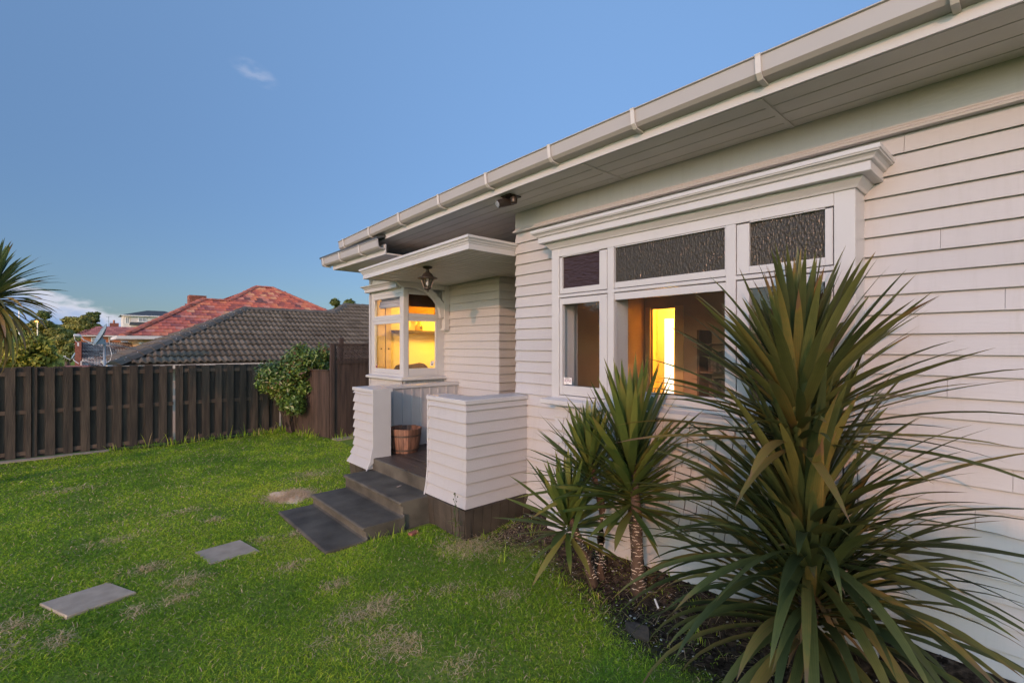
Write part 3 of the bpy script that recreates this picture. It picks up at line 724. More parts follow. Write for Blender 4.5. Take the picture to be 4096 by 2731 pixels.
# tall cupboard doors on the end wall of the bay
for x0, x1 in ((3.93, 4.075), (4.095, 4.20)):
    d_ = H(MB().box(x0, x1, 8.065, 8.098, 1.30, 2.95), 'cupboard_door', M_tan); part(MB().lathe([(0,0),(.012,.003),(.012,.02),(0,.03)], ((x0+x1)/2, 8.06, 1.93), 8), 'handle', M_bronze, d_)
# main room
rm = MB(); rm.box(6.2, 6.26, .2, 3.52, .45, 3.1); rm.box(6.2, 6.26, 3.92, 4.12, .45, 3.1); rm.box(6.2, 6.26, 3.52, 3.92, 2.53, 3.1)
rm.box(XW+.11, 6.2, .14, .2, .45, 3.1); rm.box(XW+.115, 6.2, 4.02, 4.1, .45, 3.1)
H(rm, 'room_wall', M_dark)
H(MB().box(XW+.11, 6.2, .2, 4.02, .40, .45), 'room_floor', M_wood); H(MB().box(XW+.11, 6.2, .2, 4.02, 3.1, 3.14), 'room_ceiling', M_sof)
# hall beyond the open door
hl = MB(); hl.box(7.55, 7.61, 2.8, 6.0, .45, 3.1); hl.box(6.26, 7.55, 2.74, 2.8, .45, 3.1); hl.box(6.26, 7.55, 5.0, 5.06, .45, 3.1)
H(hl, 'room_wall', M_yellow)
H(MB().box(6.26, 7.55, 2.8, 5.0, .40, .45), 'room_floor', M_wood); H(MB().box(6.2, 7.55, 2.8, 5.0, 3.12, 3.16), 'room_ceiling', M_bright)
M_dayglow = emis('daylight_glow', (.80, .92, 1.0), .40)  # pane glows by itself, standing in for daylight from a room beyond
hd = H(MB().box(7.5, 7.54, 4.03, 4.61, .45, 2.64), 'door', M_tan)
part(MB().box(7.48, 7.499, 4.30, 4.46, .5, 2.46), 'door_glow', M_dayglow, hd)
H(MB().box(6.18, 6.24, 3.40, 3.53, .45, 2.56).box(6.18, 6.24, 3.92, 4.0, .45, 2.56), 'door_frame', M_tan)
di = H(MB().box(6.27, 6.75, 3.455, 3.50, .46, 2.52), 'door', M_tan)
part(MB().lathe([(0,0),(.025,.01),(.025,.03),(0,.05)], (6.7, 3.51, 1.45), 8), 'handle', M_bronze, di)

# ================================================================== front steps
steps = thing('front_steps', 'dark painted concrete steps with rounded nosings leading up to the porch', 'steps', (2.4, 5.4, 0))
def stepb(x0, x1, y0, y1, z, zb, name='tread'):
    # nosing profile swept across the step, with the cove at the back
    prof = [(x1, zb), (x1, z+.022), (x1-.012, z+.008), (x1-.035, z), (x0+.02, z-.002), (x0+.006, z-.008), (x0, z-.022), (x0+.004, z-.036), (x0+.016, z-.044), (x0+.03, z-.05), (x0+.03, zb)]
    n = len(prof); ys = (y0, y0+.012, y1-.012, y1); ins = (.012, 0, 0, .012); vs = []
    for y, k_ in zip(ys, ins):
        for px, pz in prof: vs.append((px+(k_ if px < x0+.05 else 0), y, pz-(k_*.5 if pz > z-.03 else 0)))
    fs = [tuple(range(n-1,-1,-1)), tuple(3*n+i for i in range(n))]
    for j in range(3):
        for i in range(n): fs.append((j*n+i, j*n+(i+1)%n, (j+1)*n+(i+1)%n, (j+1)*n+i))
    return MB().add(vs, fs).build(name, M_conc, steps, smooth=False)
stepb(2.545, 2.975, 4.70, 6.22, .305, -.1)
stepb(2.105, 2.585, 4.66, 6.16, .150, -.1)
stepb(1.715, 2.145, 4.62, 6.12, .034, -.1)
MB().sweep([(0,.30),(.035,.31),(.035,.455),(.02,.463),(0,.463)], [(2.985, 4.76), (2.985, 6.2)]).build('riser', M_conc, steps)

# ================================================================== stepping stones
def paver(corners, label):
    c = [Vector((*p, 0)) for p in corners]; m = sum(c, Vector())/4
    b = MB(); vs = []
    for z, s in ((-.05, 1), (.013, 1), (.019, .97)):
        for p in c: q = m+(p-m)*s; vs.append((q.x, q.y, z))
    fs = [(3,2,1,0), (8,9,10,11)]
    for r in (0, 4):
        for i in range(4): fs.append((r+i, r+(i+1)%4, r+4+(i+1)%4, r+4+i))
    o = b.add(vs, fs).build('stepping_stone', M_paver); tag(o, label, 'paver', 'stepping stones in the lawn')
paver([(-.262,5.187),(.149,5.272),(.31,4.917),(-.098,4.806)], 'rectangular grey stepping stone farther from the porch steps')
paver([(.789,5.488),(1.19,5.529),(1.269,5.114),(.855,5.095)], 'square grey stepping stone nearer the porch steps')

# ================================================================== fence along the back
FY = 12.0
fence = thing('board_fence', 'long dark brown fence of overlapping vertical planks behind the lawn', 'fence', (0, FY, 0))
def ftop(x): return 1.625-.011*(x+1.1)
def fpl(x0, x1, y, name='plank', dz=0., z0=.03):
    z1 = ftop((x0+x1)/2)+dz+random.uniform(-.008, .008); y += random.uniform(-.004, .004); dx = random.uniform(-.006, .006)
    return MB().add([(x0,y-.01,z0),(x1,y-.01,z0),(x1,y+.01,z0),(x0,y+.01,z0),(x0+dx,y-.01,z1),(x1+dx,y-.01,z1+random.uniform(-.004,.004)),(x1+dx,y+.01,z1),(x0+dx,y+.01,z1)],
                    [(0,3,2,1),(4,5,6,7),(0,1,5,4),(1,2,6,5),(2,3,7,6),(3,0,4,7)]).build(name, M_fence, fence)
o0 = -1.089
front = [(.059,.185),(.388,.455),(.554,.689),(.796,.924),(1.033,1.161),(1.257,1.39),(1.498,1.626),(1.741,1.865),(1.976,2.104),(2.208,2.338),(2.485,2.548),(2.556,2.615),(2.716,2.843),(2.951,3.085),(3.194,3.31),(3.416,3.539),(3.66,3.787),(3.895,4.02),(4.13,4.255),(4.36,4.48)]
x = -.05
while x > -8: front.append((x-.13, x)); x -= .235
front.sort()
for a, b in front: fpl(a+o0, b+o0, FY)
for (a, b), (c_, d_) in zip(front[:-1], front[1:]):
    if d_-b > .3 or c_-b < .04: continue
    if abs(b-2.338) < .01: fpl(b+o0-.025, b+o0+.105, FY+.050); continue
    fpl(b+o0-.025, c_+o0+.025, FY+.050)
for px in (.348+o0, .348+o0-2.15, .348+o0-4.3, .348+o0-6.45):
    MB().box(px-.034, px+.034, FY-.03, FY+.08, -.05, ftop(px)+.012).build('post', M_fence, fence)
MB().box(2.60+o0-.04, 2.60+o0+.04, FY+.075, FY+.14, -.05, ftop(1.5)-.02).build('post', M_fence, fence)
MB().box(3.455, 3.545, FY-.02, FY+.09, -.05, ftop(3.5)-.01).build('post', M_fence, fence)
for z in (1.46, .79, .07):
    for x0, x1 in ((-9.1, 2.452+o0), (2.487+o0, 3.5)):
        m_ = MB(); zz = [z-.006*(x_) for x_ in (x0, x1)]
        m_.add([(x0,FY+.011,zz[0]),(x1,FY+.011,zz[1]),(x1,FY+.037,zz[1]),(x0,FY+.037,zz[0]),(x0,FY+.012,zz[0]+.07),(x1,FY+.012,zz[1]+.07),(x1,FY+.037,zz[1]+.07),(x0,FY+.037,zz[0]+.07)],
               [(0,3,2,1),(4,5,6,7),(0,1,5,4),(1,2,6,5),(2,3,7,6),(3,0,4,7)]).build('rail', M_rail, fence)
# side return of the fence
P0 = Vector((3.50, 12.0)); P1 = Vector((3.94, 10.36))
side = thing('side_fence', 'short dark close boarded fence under the bush beside the gate panel', 'fence', (3.7, 11.2, 0))
L = (P1-P0).length; d = (P1-P0)/L; n_ = Vector((-d.y, d.x)); k = 0; s_ = 0.0
while s_ < L-.02:
    e = min(s_+.145, L); c = P0+d*(s_+e)/2
    MB().obox((c.x, c.y, 0), d, n_, (e-s_)/2-.002, .011+random.uniform(-.002,.002), .02, 1.455+random.uniform(-.004,.004)).build('plank', M_gate, side); s_ = e
c = P0+d*L/2 + n_*-.02
MB().obox((c.x, c.y, 0), d, n_, L/2, .03, 1.455, 1.48).build('cap_rail', M_gate, side)
# tall panel with trellis top between the side fence and the house
GYy = 10.32
gate = thing('trellis_fence', 'tall red brown panel fence with slanted slat trellis strip on top beside the bay window', 'fence', (4.4, GYy, 0))
x = 4.02
MB().box(3.94, 4.015, GYy-.05, GYy+.03, -.05, 2.045).build('post', M_gate, gate)
MB().box(4.015, 5.2, GYy-.035, GYy+.03, 1.985, 2.045).build('top_rail', M_gate, gate)
MB().box(4.015, 5.2, GYy-.03, GYy+.02, 1.60, 1.68).build('mid_rail', M_gate, gate)
MB().box(4.015, 4.06, GYy-.028, GYy+.02, 1.68, 1.985).build('stile', M_gate, gate)
while x < 5.2:
    e = x+.142; MB().box(x, e-.003, GYy-.012+random.uniform(-.003,.003), GYy+.012, .0, 1.60).build('plank', M_gate, gate); x = e
x = 3.93
while x < 5.15:
    a = Vector((x, GYy-.012, 1.683)); b = Vector((x+.19, GYy-.012, 1.982))
    if a.x < 4.062: t = (4.062-a.x)/(b.x-a.x); a = a.lerp(b, t)
    if b.x > 4.063: MB().bar(a, b, .012, .020, (0,0,1)).build('slat', M_gate, gate)
    x += .036
bk = MB().box(4.24, 4.32, GYy+.2, GYy+.28, -.1, 2.175).build('fence_post', M_gate); tag(bk, 'dark square post top rising just behind the trellis fence', 'post')
# concrete mowing strip under the fence
m_ = MB(); m_.box(-9, .35, 11.80, 11.97, -.1, .025); k_ = m_.build('kerb_strip', M_paver); tag(k_, kind='structure')
k_ = MB().box(3.95, 4.9, 10.02, 10.26, -.1, .02).build('kerb_strip', M_paver); tag(k_, kind='structure')

# ================================================================== foliage helpers
def leaf_cloud(centres, n, size, seed, up=.3, flat=1.0, surf=.55, aspect=.45, tone_bias=0., tvar=.5, shape='leaf'):
    """centres: (x,y,z,rx,ry,rz,weight). returns V,F,tone of n small leaves spread through the clumps"""
    g = np.random.default_rng(seed); C = np.array(centres, float); wgt = C[:,6]/C[:,6].sum()
    ci = g.choice(len(C), n, p=wgt); u = g.normal(size=(n,3)); u /= np.linalg.norm(u, axis=1)[:,None]
    rad = 1-(g.random(n)**(1/max(surf,.01)))*.75 if surf else g.random(n)**(1/3)
    rad = np.clip(surf + (1-surf)*g.random(n)**.5, 0, 1)*(1+.10*g.normal(size=n))
    P = C[ci,:3] + u*C[ci,3:6]*rad[:,None]
    nrm = u + g.normal(size=(n,3))*.55 + np.array([0,0,up]); nrm /= np.linalg.norm(nrm, axis=1)[:,None]
    t = np.cross(nrm, g.normal(size=(n,3))); t /= np.linalg.norm(t, axis=1)[:,None]; b = np.cross(nrm, t)
    s = size*(.6+.8*g.random(n)); L = s[:,None]*t; W = (s*aspect)[:,None]*b
    V = np.stack([P-L, P-W*.9+nrm*(s*.06)[:,None], P+L, P+W*.9+nrm*(s*.06)[:,None]], 1).reshape(-1,3)
    i = np.arange(n)*4
    F = np.concatenate([np.stack([i, i+1, i+2], 1), np.stack([i, i+2, i+3], 1)])
    clump = g.random(len(C))
    tn = np.clip(.5 + tone_bias + (clump[ci]-.5)*.4 + tvar*(g.random(n)-.5), 0, 1)
    return V, F, np.repeat(tn, 4)
def clumps(c, r, n, cr, seed, sq=1.0):
    g = np.random.default_rng(seed); out = []
    for _ in range(n):
        u = g.normal(size=3); u /= np.linalg.norm(u); k_ = g.random()**.4*.85
        q = cr*(.6+.8*g.random())
        out.append((c[0]+u[0]*r[0]*k_, c[1]+u[1]*r[1]*k_, c[2]+u[2]*r[2]*k_, q, q, q*sq, q*q))
    return out

# ---- bush spilling over the side fence
bush = thing('bush', 'rounded glossy green bush spilling over the fence by the trellis panel', 'bush', (3.3, 11.3, 0))
bc = clumps((3.15, 11.42, 1.27), (.42,.25,.40), 9, .26, 3) + clumps((3.55, 11.35, 1.40), (.50,.30,.50), 10, .26, 4) + clumps((3.42, 11.25, .85), (.28,.2,.30), 7, .20, 5) + clumps((3.62, 11.22, 1.18), (.36,.22,.34), 9, .22, 25) + clumps((4.02, 11.25, 1.66), (.34,.30,.26), 8, .22, 6) + clumps((3.75, 11.3, 1.75), (.35,.3,.25), 6, .2, 16)
V, F_, T = leaf_cloud(bc, 20000, .042, 21, surf=.35, aspect=.42, up=.4, tone_bias=.05, tvar=.75)
np_mesh('foliage', V, F_, M_bush, bush, T)
mb = MB()
for i in range(14):
    a = (3.55+random.uniform(-.1,.1), 11.6+random.uniform(-.1,.1), .02); b_ = (3.5+random.uniform(-.5,.6), 11.35+random.uniform(-.2,.3), random.uniform(.8,1.7)); mid = tuple((p+q)/2+random.uniform(-.1,.1) for p, q in zip(a, b_))
    mb.tube([a, mid, b_], [.014, .010, .005], 5)
mb.build('stems', M_bark, bush)

# ================================================================== strap leaved plants
def strap_leaf(base, az, el, L, w, droop, seed, segs=9, base_w=.55, stiff=.15, fold=.22, tone=.45, twist=0.):
    """one sword leaf as a folded strip with a real underside curve"""
    g = random.Random(seed)
    p = Vector(base); vs = []; tn = []
    d_az = g.uniform(-.12, .12); tip = g.choice((.97, .95, .92, .88, .80))
    for i in range(segs+1):
        t = i/segs
        e = el - droop*max(0, t-stiff)**1.5*1.6
        a = az + d_az*t
        d = Vector((math.cos(a)*math.cos(e), math.sin(a)*math.cos(e), math.sin(e)))
        s = Vector((-math.sin(a), math.cos(a), 0)); u = s.cross(d)*-1
        tw = twist*t
        s2 = s*math.cos(tw)+u*math.sin(tw); u2 = u*math.cos(tw)-s*math.sin(tw)
        ww = w*(base_w + (1-base_w)*min(1, t/.35)) if t < .45 else w*(1-((t-.45)/.55)**2.0)**.9
        if i == segs: ww = .0008
        f_ = fold*(1-.6*t)
        vs += [p - s2*ww/2 + u2*ww*f_, p.copy(), p + s2*ww/2 + u2*ww*f_]
        tt = tone + (.10 if t < .12 else 0) + (.45*min(1, (t-tip)/.04) if t > tip else 0) 
        tn += [min(1, tt+.05), tt, min(1, tt+.05)]
        p = p + d*(L/segs)
    fs = []
    for i in range(segs):
        for k in range(2): fs.append((i*3+k, i*3+k+1, (i+1)*3+k+1, (i+1)*3+k))
    return vs, fs, tn
def leaf_obj(name, parent, m, *a, **k):
    vs, fs, tn = strap_leaf(*a, **k)
    return np_mesh(name, [tuple(v) for v in vs], fs, m, parent, tn, smooth=True, across=[-1, 0, 1]*(len(vs)//3))
def rosette(parent, m, c, axis, n, L, w, el0, el1, droop0, droop1, seed, segs=8, spread=.05, stem=.0, tone=.45, tvar=.3, Lj=.2, elj=.12, skip=None, base_w=.55, fold=.22, pw=1.15, Lt=0., pool=None):
    """n leaves from the growing tip (el0, upright) down the stem to el1 (low, drooping)"""
    g = random.Random(seed); ga = 2.39996; a0 = g.uniform(0, 6.28)
    c = Vector(c); ax = Vector(axis)
    for i in range(n):
        t = (i+.5)/n
        az = a0+i*ga+g.uniform(-.25, .25); el = el0+(el1-el0)*t**pw+g.uniform(-elj, elj)
        dr = droop0+(droop1-droop0)*t+g.uniform(-.12, .12)
        b = c - ax*stem*t + Vector((math.cos(az), math.sin(az), 0))*spread*(.3+.7*t)
        LL = L*(1-.25*(1-t)**2)*(1-Lt*t*t)*g.uniform(1-Lj, 1+Lj*.6)
        if skip and skip(b, az, el, LL): LL *= .55
        tn = tone+g.uniform(-tvar, tvar)*.8
        if t > .9 and g.random() < .35: tn = .86
        if pool is not None and (i*7) % 16 >= 8:      # past the limit of single leaves: joined
            vs, fs, tt = strap_leaf(b, az, el, LL, w*g.uniform(.8, 1.15), dr, g.random(), segs=segs, tone=tn, base_w=base_w, fold=fold, twist=g.uniform(-.5, .5))
            o_ = len(pool[0]); pool[0].extend(tuple(v) for v in vs); pool[1].extend(tuple(q+o_ for q in f) for f in fs); pool[2].extend(tt)
            continue
        leaf_obj('leaf', parent, m, b, az, el, LL, w*g.uniform(.8, 1.15), dr, g.random(), segs=segs, tone=tn, base_w=base_w, fold=fold, twist=g.uniform(-.5, .5))
def wall_skip(b, az, el, L_):
    # blades that would run into the cladding are shorter, bent back by it
    tip = b.x + math.cos(az)*math.cos(el)*L_
    return tip > 3.72
cord = thing('cordyline', 'big dark green sword leaved shrub with drooping blades against the weatherboards', 'shrub', (3.32, 1.03, .1))
cx, cy = 3.32, 1.03
POOL = ([], [], [])
rosette(cord, M_leafA, (cx-.03, cy+.02, 1.80), (0,0,1), 184, 1.0, .054, R(89), R(4), .02, .42, 101, spread=.035, stem=.42, segs=9, tone=.42, skip=wall_skip, Lj=.18, tvar=.5, pw=1.15, pool=POOL)
rosette(cord, M_leafA, (cx-.02, cy-.03, 1.12), (0,0,1), 184, 1.12, .056, R(86), R(-8), .05, .72, 202, spread=.055, stem=.48, segs=10, tone=.42, skip=wall_skip, tvar=.5, pool=POOL)
rosette(cord, M_leafA, (cx-.03, cy-.06, .62), (0,0,1), 170, 1.15, .058, R(74), R(-14), .25, 1.25, 303, spread=.075, stem=.36, segs=10, tone=.48, skip=wall_skip, tvar=.5, pool=POOL)
o = np_mesh('leaves', *POOL[:2], M_leafA, cord, POOL[2], smooth=True, across=[-1, 0, 1]*(len(POOL[0])//3)); o['kind'] = 'stuff'
MB().tube([(cx, cy, .02), (cx-.03, cy-.04, .4), (cx, cy, 1.0), (cx, cy, 1.78)], [.07, .055, .045, .03], 10).build('trunk', M_bark, cord, smooth=True)
g = random.Random(5)
for i in range(26):   # dead skirt
    leaf_obj('dead_leaf', cord, M_leafA, (cx-.02, cy-.05, g.uniform(.34, .85)), g.uniform(0, 6.28), R(g.uniform(-55, -10)), g.uniform(.35,.6), .03, .6, g.random(), tone=.97, segs=6)

def yucca(label, base, mid, topc, trunk_r, ros, seed):
    y = thing('yucca', label, 'yucca', base, 'spiky yuccas in the bed under the window')
    pts = [base, tuple((Vector(base)*.5+Vector(mid)*.5)), mid, topc]
    pts[0] = (base[0], base[1], base[2]-.05)
    MB().tube(pts, [trunk_r*1.5, trunk_r*1.05, trunk_r, trunk_r*.5], 10).build('trunk', M_trunk, y, smooth=True)
    sc = MB(); g = random.Random(seed)       # pale leaf scars ringing the trunk
    B = Vector(base); Mi = Vector(mid); L_ = (Mi-B).length; d = (Mi-B).normalized(); s = d.cross(Vector((0,1,0))).normalized(); t = s.cross(d)
    n = int(L_/.023)
    for i in range(n):
        f = (i+.5)/n; r_ = trunk_r*(1.5-.5*min(1, f*1.6))*1.01+.001
        for k in range(5):
            a = g.uniform(0, 6.28); w_ = g.uniform(.35, .8); q = []
            for j in range(5):
                aa = a+w_*(j/4-.5); arch = .006*math.cos((j/4-.5)*math.pi)
                q.append(B+d*(L_*f+arch+g.uniform(-.001,.001))+(s*math.cos(aa)+t*math.sin(aa))*(r_+.002))
            vs = []; 
            for p in q: vs += [p-d*.0022, p+d*.0022]
            sc.add(vs, [(2*j, 2*j+2, 2*j+3, 2*j+1) for j in range(4)])
    sc.build('leaf_scars', M_scar, y, fixn=False)['kind'] = 'stuff'
    for r in ros: rosette(y, M_leafY, *r[0], **r[1])
    return y
yucca('tallest yucca with a thick ringed trunk and stiff leaves rising before the window', (3.30,2.20,.07), (3.29,2.21,.66), (3.265,2.235,1.24), .042,
      [(((3.262,2.238,1.25), (0,0,1), 120, .86, .058, R(88), R(-6), -.02, .20, 11), dict(spread=.024, stem=.58, segs=6, Lj=.18, base_w=.5, fold=.16, Lt=.10)),], 31)
yucca('leaning low yucca at the left end of the bed with blue green leaves', (3.168,2.541,.06), (3.05,2.645,.47), (3.005,2.69,.63), .032,
      [(((3.00,2.69,.62), (0,0,1), 70, .66, .054, R(88), R(-26), .0, .22, 12), dict(spread=.02, stem=.20, segs=6, Lj=.2, base_w=.5, fold=.16, tone=.38, Lt=.25)),], 32)
yucca('slim yucca standing behind the leaning one with leaves under the window sill', (3.27,2.56,.08), (3.30,2.56,.62), (3.22,2.62,1.02), .034,
      [(((3.21,2.63,1.06), (0,0,1), 90, .64, .050, R(88), R(-16), .0, .20, 13), dict(spread=.02, stem=.30, segs=6, base_w=.5, fold=.16, tone=.42)),], 33)
yucca('short yucca hard against the shingles behind the tallest trunk', (3.52,2.36,.13), (3.47,2.38,.55), (3.45,2.38,.85), .032,
      [(((3.45,2.38,.88), (0,0,1), 60, .56, .048, R(82), R(-16), .0, .25, 14), dict(spread=.02, stem=.25, segs=6, base_w=.5, fold=.16, tone=.36)),], 34)

# cabbage tree at the left edge
cab = thing('cabbage_tree', 'spiky cabbage tree crown with drooping yellowed leaves at the left edge', 'tree', (-1.03, 10.1, 0))
MB().tube([(-1.12,10.15,-.05), (-1.10,10.12,1.4), (-1.02,10.1,2.75)], [.09,.075,.06], 10).build('trunk', M_bark, cab, smooth=True)
rosette(cab, M_leafP, (-1.0, 10.1, 2.85), (0,0,1), 140, .84, .058, R(86), R(-6), .10, .6, 77, spread=.04, stem=.20, segs=7, tone=.35)
rosette(cab, M_leafP, (-1.0, 10.1, 2.68), (0,0,1), 90, .95, .055, R(-10), R(-80), .6, .9, 78, spread=.06, stem=.18, segs=7, tone=.72, tvar=.25)

# ================================================================== neighbouring roofs
M_gtile = ramp_mat('grey_roof_tile_mix', [(0, (.105, .088, .066)), (.5, (.138, .116, .088)), (1, (.175, .148, .112))], rough=.85, spec=.25)
M_rtile = ramp_mat('terracotta_tile_mix', [(0, (.16, .075, .075)), (.2, (.32, .10, .085)), (.5, (.52, .145, .095)), (.75, (.60, .22, .115)), (.9, (.46, .20, .19)), (1, (.62, .30, .17))], rough=.7, spec=.3)
M_rtile2 = ramp_mat('faded_red_tile_mix', [(0, (.30, .12, .11)), (.5, (.42, .165, .145)), (1, (.50, .22, .18))], rough=.8, spec=.25)
M_wtile = ramp_mat('lichen_tile_mix', [(0, (.20, .15, .13)), (.45, (.36, .30, .26)), (.7, (.54, .47, .40)), (1, (.68, .61, .52))], rough=.9, spec=.2)
def tile_mesh(w, h, kind, tone):
    n = 8 if kind == 'roll' else 4
    def prof(i):
        u = i/n
        if kind == 'roll':
            return .050*(max(0, math.sin(2*math.pi*(u*2)-.6))**.8)+.004*math.cos(2*math.pi*u*2)
        return .018 if i in (0, n) else .006
    lap = .05; lift = .052 if kind == 'roll' else .036; gap = .024 if kind == 'roll' else .012
    vs = []
    for i in range(n+1): vs.append((w*i/n, .006, prof(i)+gap))
    for i in range(n+1): vs.append((w*i/n, 0, prof(i)+lift))
    for i in range(n+1): vs.append((w*i/n, h+lap, prof(i)+.006))
    fs = []
    for r in range(2):
        for i in range(n): fs.append((r*(n+1)+i, r*(n+1)+i+1, (r+1)*(n+1)+i+1, (r+1)*(n+1)+i))
    return vs, fs
def inpoly(x, y, P):
    c = False; n = len(P)
    for i in range(n):
        (x1, y1), (x2, y2) = P[i], P[i-1]
        if (y1 > y) != (y2 > y) and x < (x2-x1)*(y-y1)/(y2-y1)+x1: c = not c
    return c
def tile_roof(parent, slopes, w, h, kind, m, seed, limit=300, stag=.5, dark=None):
    """slopes: list of (C, u, s, polygon in world xy)"""
    g = np.random.default_rng(seed); cand = []
    for C, u, s, poly in slopes:
        C = Vector(C); u = Vector(u).normalized(); s = Vector(s).normalized(); n = u.cross(s)
        # bounds in plane coordinates
        us = []; ss = []
        for x, y in poly:
            d = Vector((x-C.x, y-C.y)); su = Vector((u.x, u.y)); sv = Vector((s.x, s.y))
            us.append(d.dot(su)); ss.append(d.dot(sv)/sv.length_squared)
        for r in range(int(min(ss)/h)-1, int(max(ss)/h)+2):
            off = (r % 2)*stag*w
            for c in range(int(min(us)/w)-2, int(max(us)/w)+2):
                a = c*w+off; b = r*h
                ctr = C+u*(a+w/2)+s*(b+h/2)
                if inpoly(ctr.x, ctr.y, poly):
                    p = C+u*a+s*b
                    j = g.normal()*.003
                    M = Matrix(((u.x, s.x, n.x, p.x), (u.y, s.y, n.y, p.y), (u.z, s.z, n.z, p.z+j), (0, 0, 0, 1)))
                    vis = n.dot(Vector((0, 0, 2))-ctr) > 0
                    cand.append(((ctr-Vector((0, 0, 2))).length+(0 if vis else 1000)+(60 if ctr.x > .62*ctr.y else 0), M))
    cand.sort(key=lambda q: q[0])
    NV = 7; meshes = []
    for i in range(NV):
        vs, fs = tile_mesh(w, h, kind, 0)
        me = bpy.data.meshes.new('roof_tile'); me.from_pydata(vs, [], fs); a = me.attributes.new('tone', 'FLOAT', 'POINT'); a.data.foreach_set('value', [i/(NV-1)]*len(vs)); me.materials.append(m)
        if kind == 'roll': me.polygons.foreach_set('use_smooth', [False]*8+[True]*8)
        meshes.append((me, vs, fs))
    wts = np.array([1, 2, 3, 3.2, 2.4, 1.4, .8]); wts /= wts.sum()
    SV = []; SF = []; ST = []
    for i, (_, M) in enumerate(cand):
        t = int(g.choice(NV, p=wts))
        if i < limit:
            o = bpy.data.objects.new('roof_tile', meshes[t][0]); COL.objects.link(o); o.parent = parent; o.matrix_parent_inverse = inv_loc(parent); o.matrix_basis = M
        else:
            b = len(SV); SV += [tuple(M @ Vector(v)) for v in meshes[t][1]]; SF += [tuple(q+b for q in f) for f in meshes[t][2]]; ST += [t/(NV-1)]*len(meshes[t][1])
    if SV:
        o = np_mesh('roof_tiles', SV, SF, m, parent, ST); o['kind'] = 'stuff'
def caps(parent, a, b, m, wd=.17, step=.36, up=(0,0,1), name='ridge_cap'):
    a = Vector(a); b = Vector(b); L_ = (b-a).length; d = (b-a)/L_; s = d.cross(Vector(up)).normalized(); u = s.cross(d); n = max(1, int(L_/step))
    for i in range(n):
        p = a+d*(L_*i/n); q = a+d*(L_*(i+1)/n+.03); vs = []
        for w_, k_, z_ in ((p, 1.06, .018), (q, .98, 0)):
            for x_, h_ in ((-wd, -.045), (-wd*.55, .035), (0, .06), (wd*.55, .035), (wd, -.045)): vs.append(w_+s*x_*k_+u*(h_+z_))
        MB().add(vs, [(j, j+1, j+6, j+5) for j in range(4)]+[(0,1,2,3,4)]).build(name, m, parent, fixn=False)

# ---- grey tiled hip roof just over the fence
gh_ = thing('grey_roofed_house', 'low house with a dark grey rolled tile hip roof just beyond the fence', 'house', (5, 18, -1.1))
gc = (.554, 15.0, 1.528); tp = math.tan(R(25.65)); cp_, sp_ = math.cos(R(25.65)), math.sin(R(25.65))
def gz(y): return 1.528+(y-15)*tp
fp = [(.554,15),(12.5,15),(12.5,19.46),(8.05,19.46),(7.2,18.6),(4.15,18.6)]
lp = [(.554,15),(4.15,18.6),(.554,22.2)]
u_ = MB(); u_.add([(x, y, gz(y)-.02) for x, y in fp], [tuple(range(6))]); u_.add([(x, y, 1.528+(x-.554)*tp-.02) for x, y in lp], [(0,1,2)])
u_.add([(7.2,18.6,gz(18.6)-.01),(8.05,19.46,gz(19.46)-.01),(7.2,20.3,gz(18.6)-.01)], [(0,1,2)])
u_.add([(4.15,18.6,gz(18.6)-.03),(7.2,18.6,gz(18.6)-.03),(8.05,19.46,gz(19.46)-.03),(12.5,19.46,gz(19.46)-.03),(12.5,23.9,1.5),(.554,22.2,1.5)], [(0,1,2,3,4,5)])
u_.build('roof', M_gcap, gh_, fixn=False)
tile_roof(gh_, [(gc, (1,0,0), (0,cp_,sp_), fp), (gc, (0,-1,0), (cp_,0,sp_), lp)], .31, .36, 'roll', M_gtile, 1, stag=0)
caps(gh_, (.50,14.95,1.56), (4.15,18.6,3.30), M_gcap, .19); caps(gh_, (4.15,18.6,3.28), (7.25,18.6,3.28), M_gcap, .17); caps(gh_, (7.2,18.6,3.28), (8.05,19.46,3.70), M_gcap, .17); caps(gh_, (8.05,19.46,3.69), (12.4,19.46,3.69), M_gcap, .17)
MB().box(.47, 12.6, 14.86, 14.97, 1.41, 1.515).build('gutter', M_cream, gh_); MB().box(.43, .53, 14.97, 22, 1.41, 1.50).build('gutter', M_cream, gh_)
MB().box(1.0, 12.3, 15.45, 21.8, -1.3, 1.46).build('wall', M_cream, gh_)
ch = MB()
for i in range(46):   # pale lichen spots on the hip caps
    t = random.random()**.8; p = Vector((.5,14.95,1.56)).lerp(Vector((4.15,18.6,3.30)), t); q = .012*random.uniform(.6,1.4)
    dx = random.uniform(-.14,.16); p += Vector((dx*.7, -dx*.7, .075-abs(dx)*.32)); ch.add([p+Vector((-q,0,-q*.6)), p+Vector((q,0,-q*.6)), p+Vector((q*.6,.005,q)), p+Vector((-q*.8,.005,q*.8))], [(0,1,2,3)])
ch.build('lichen_spots', M_chip, gh_, fixn=False)['kind'] = 'stuff'

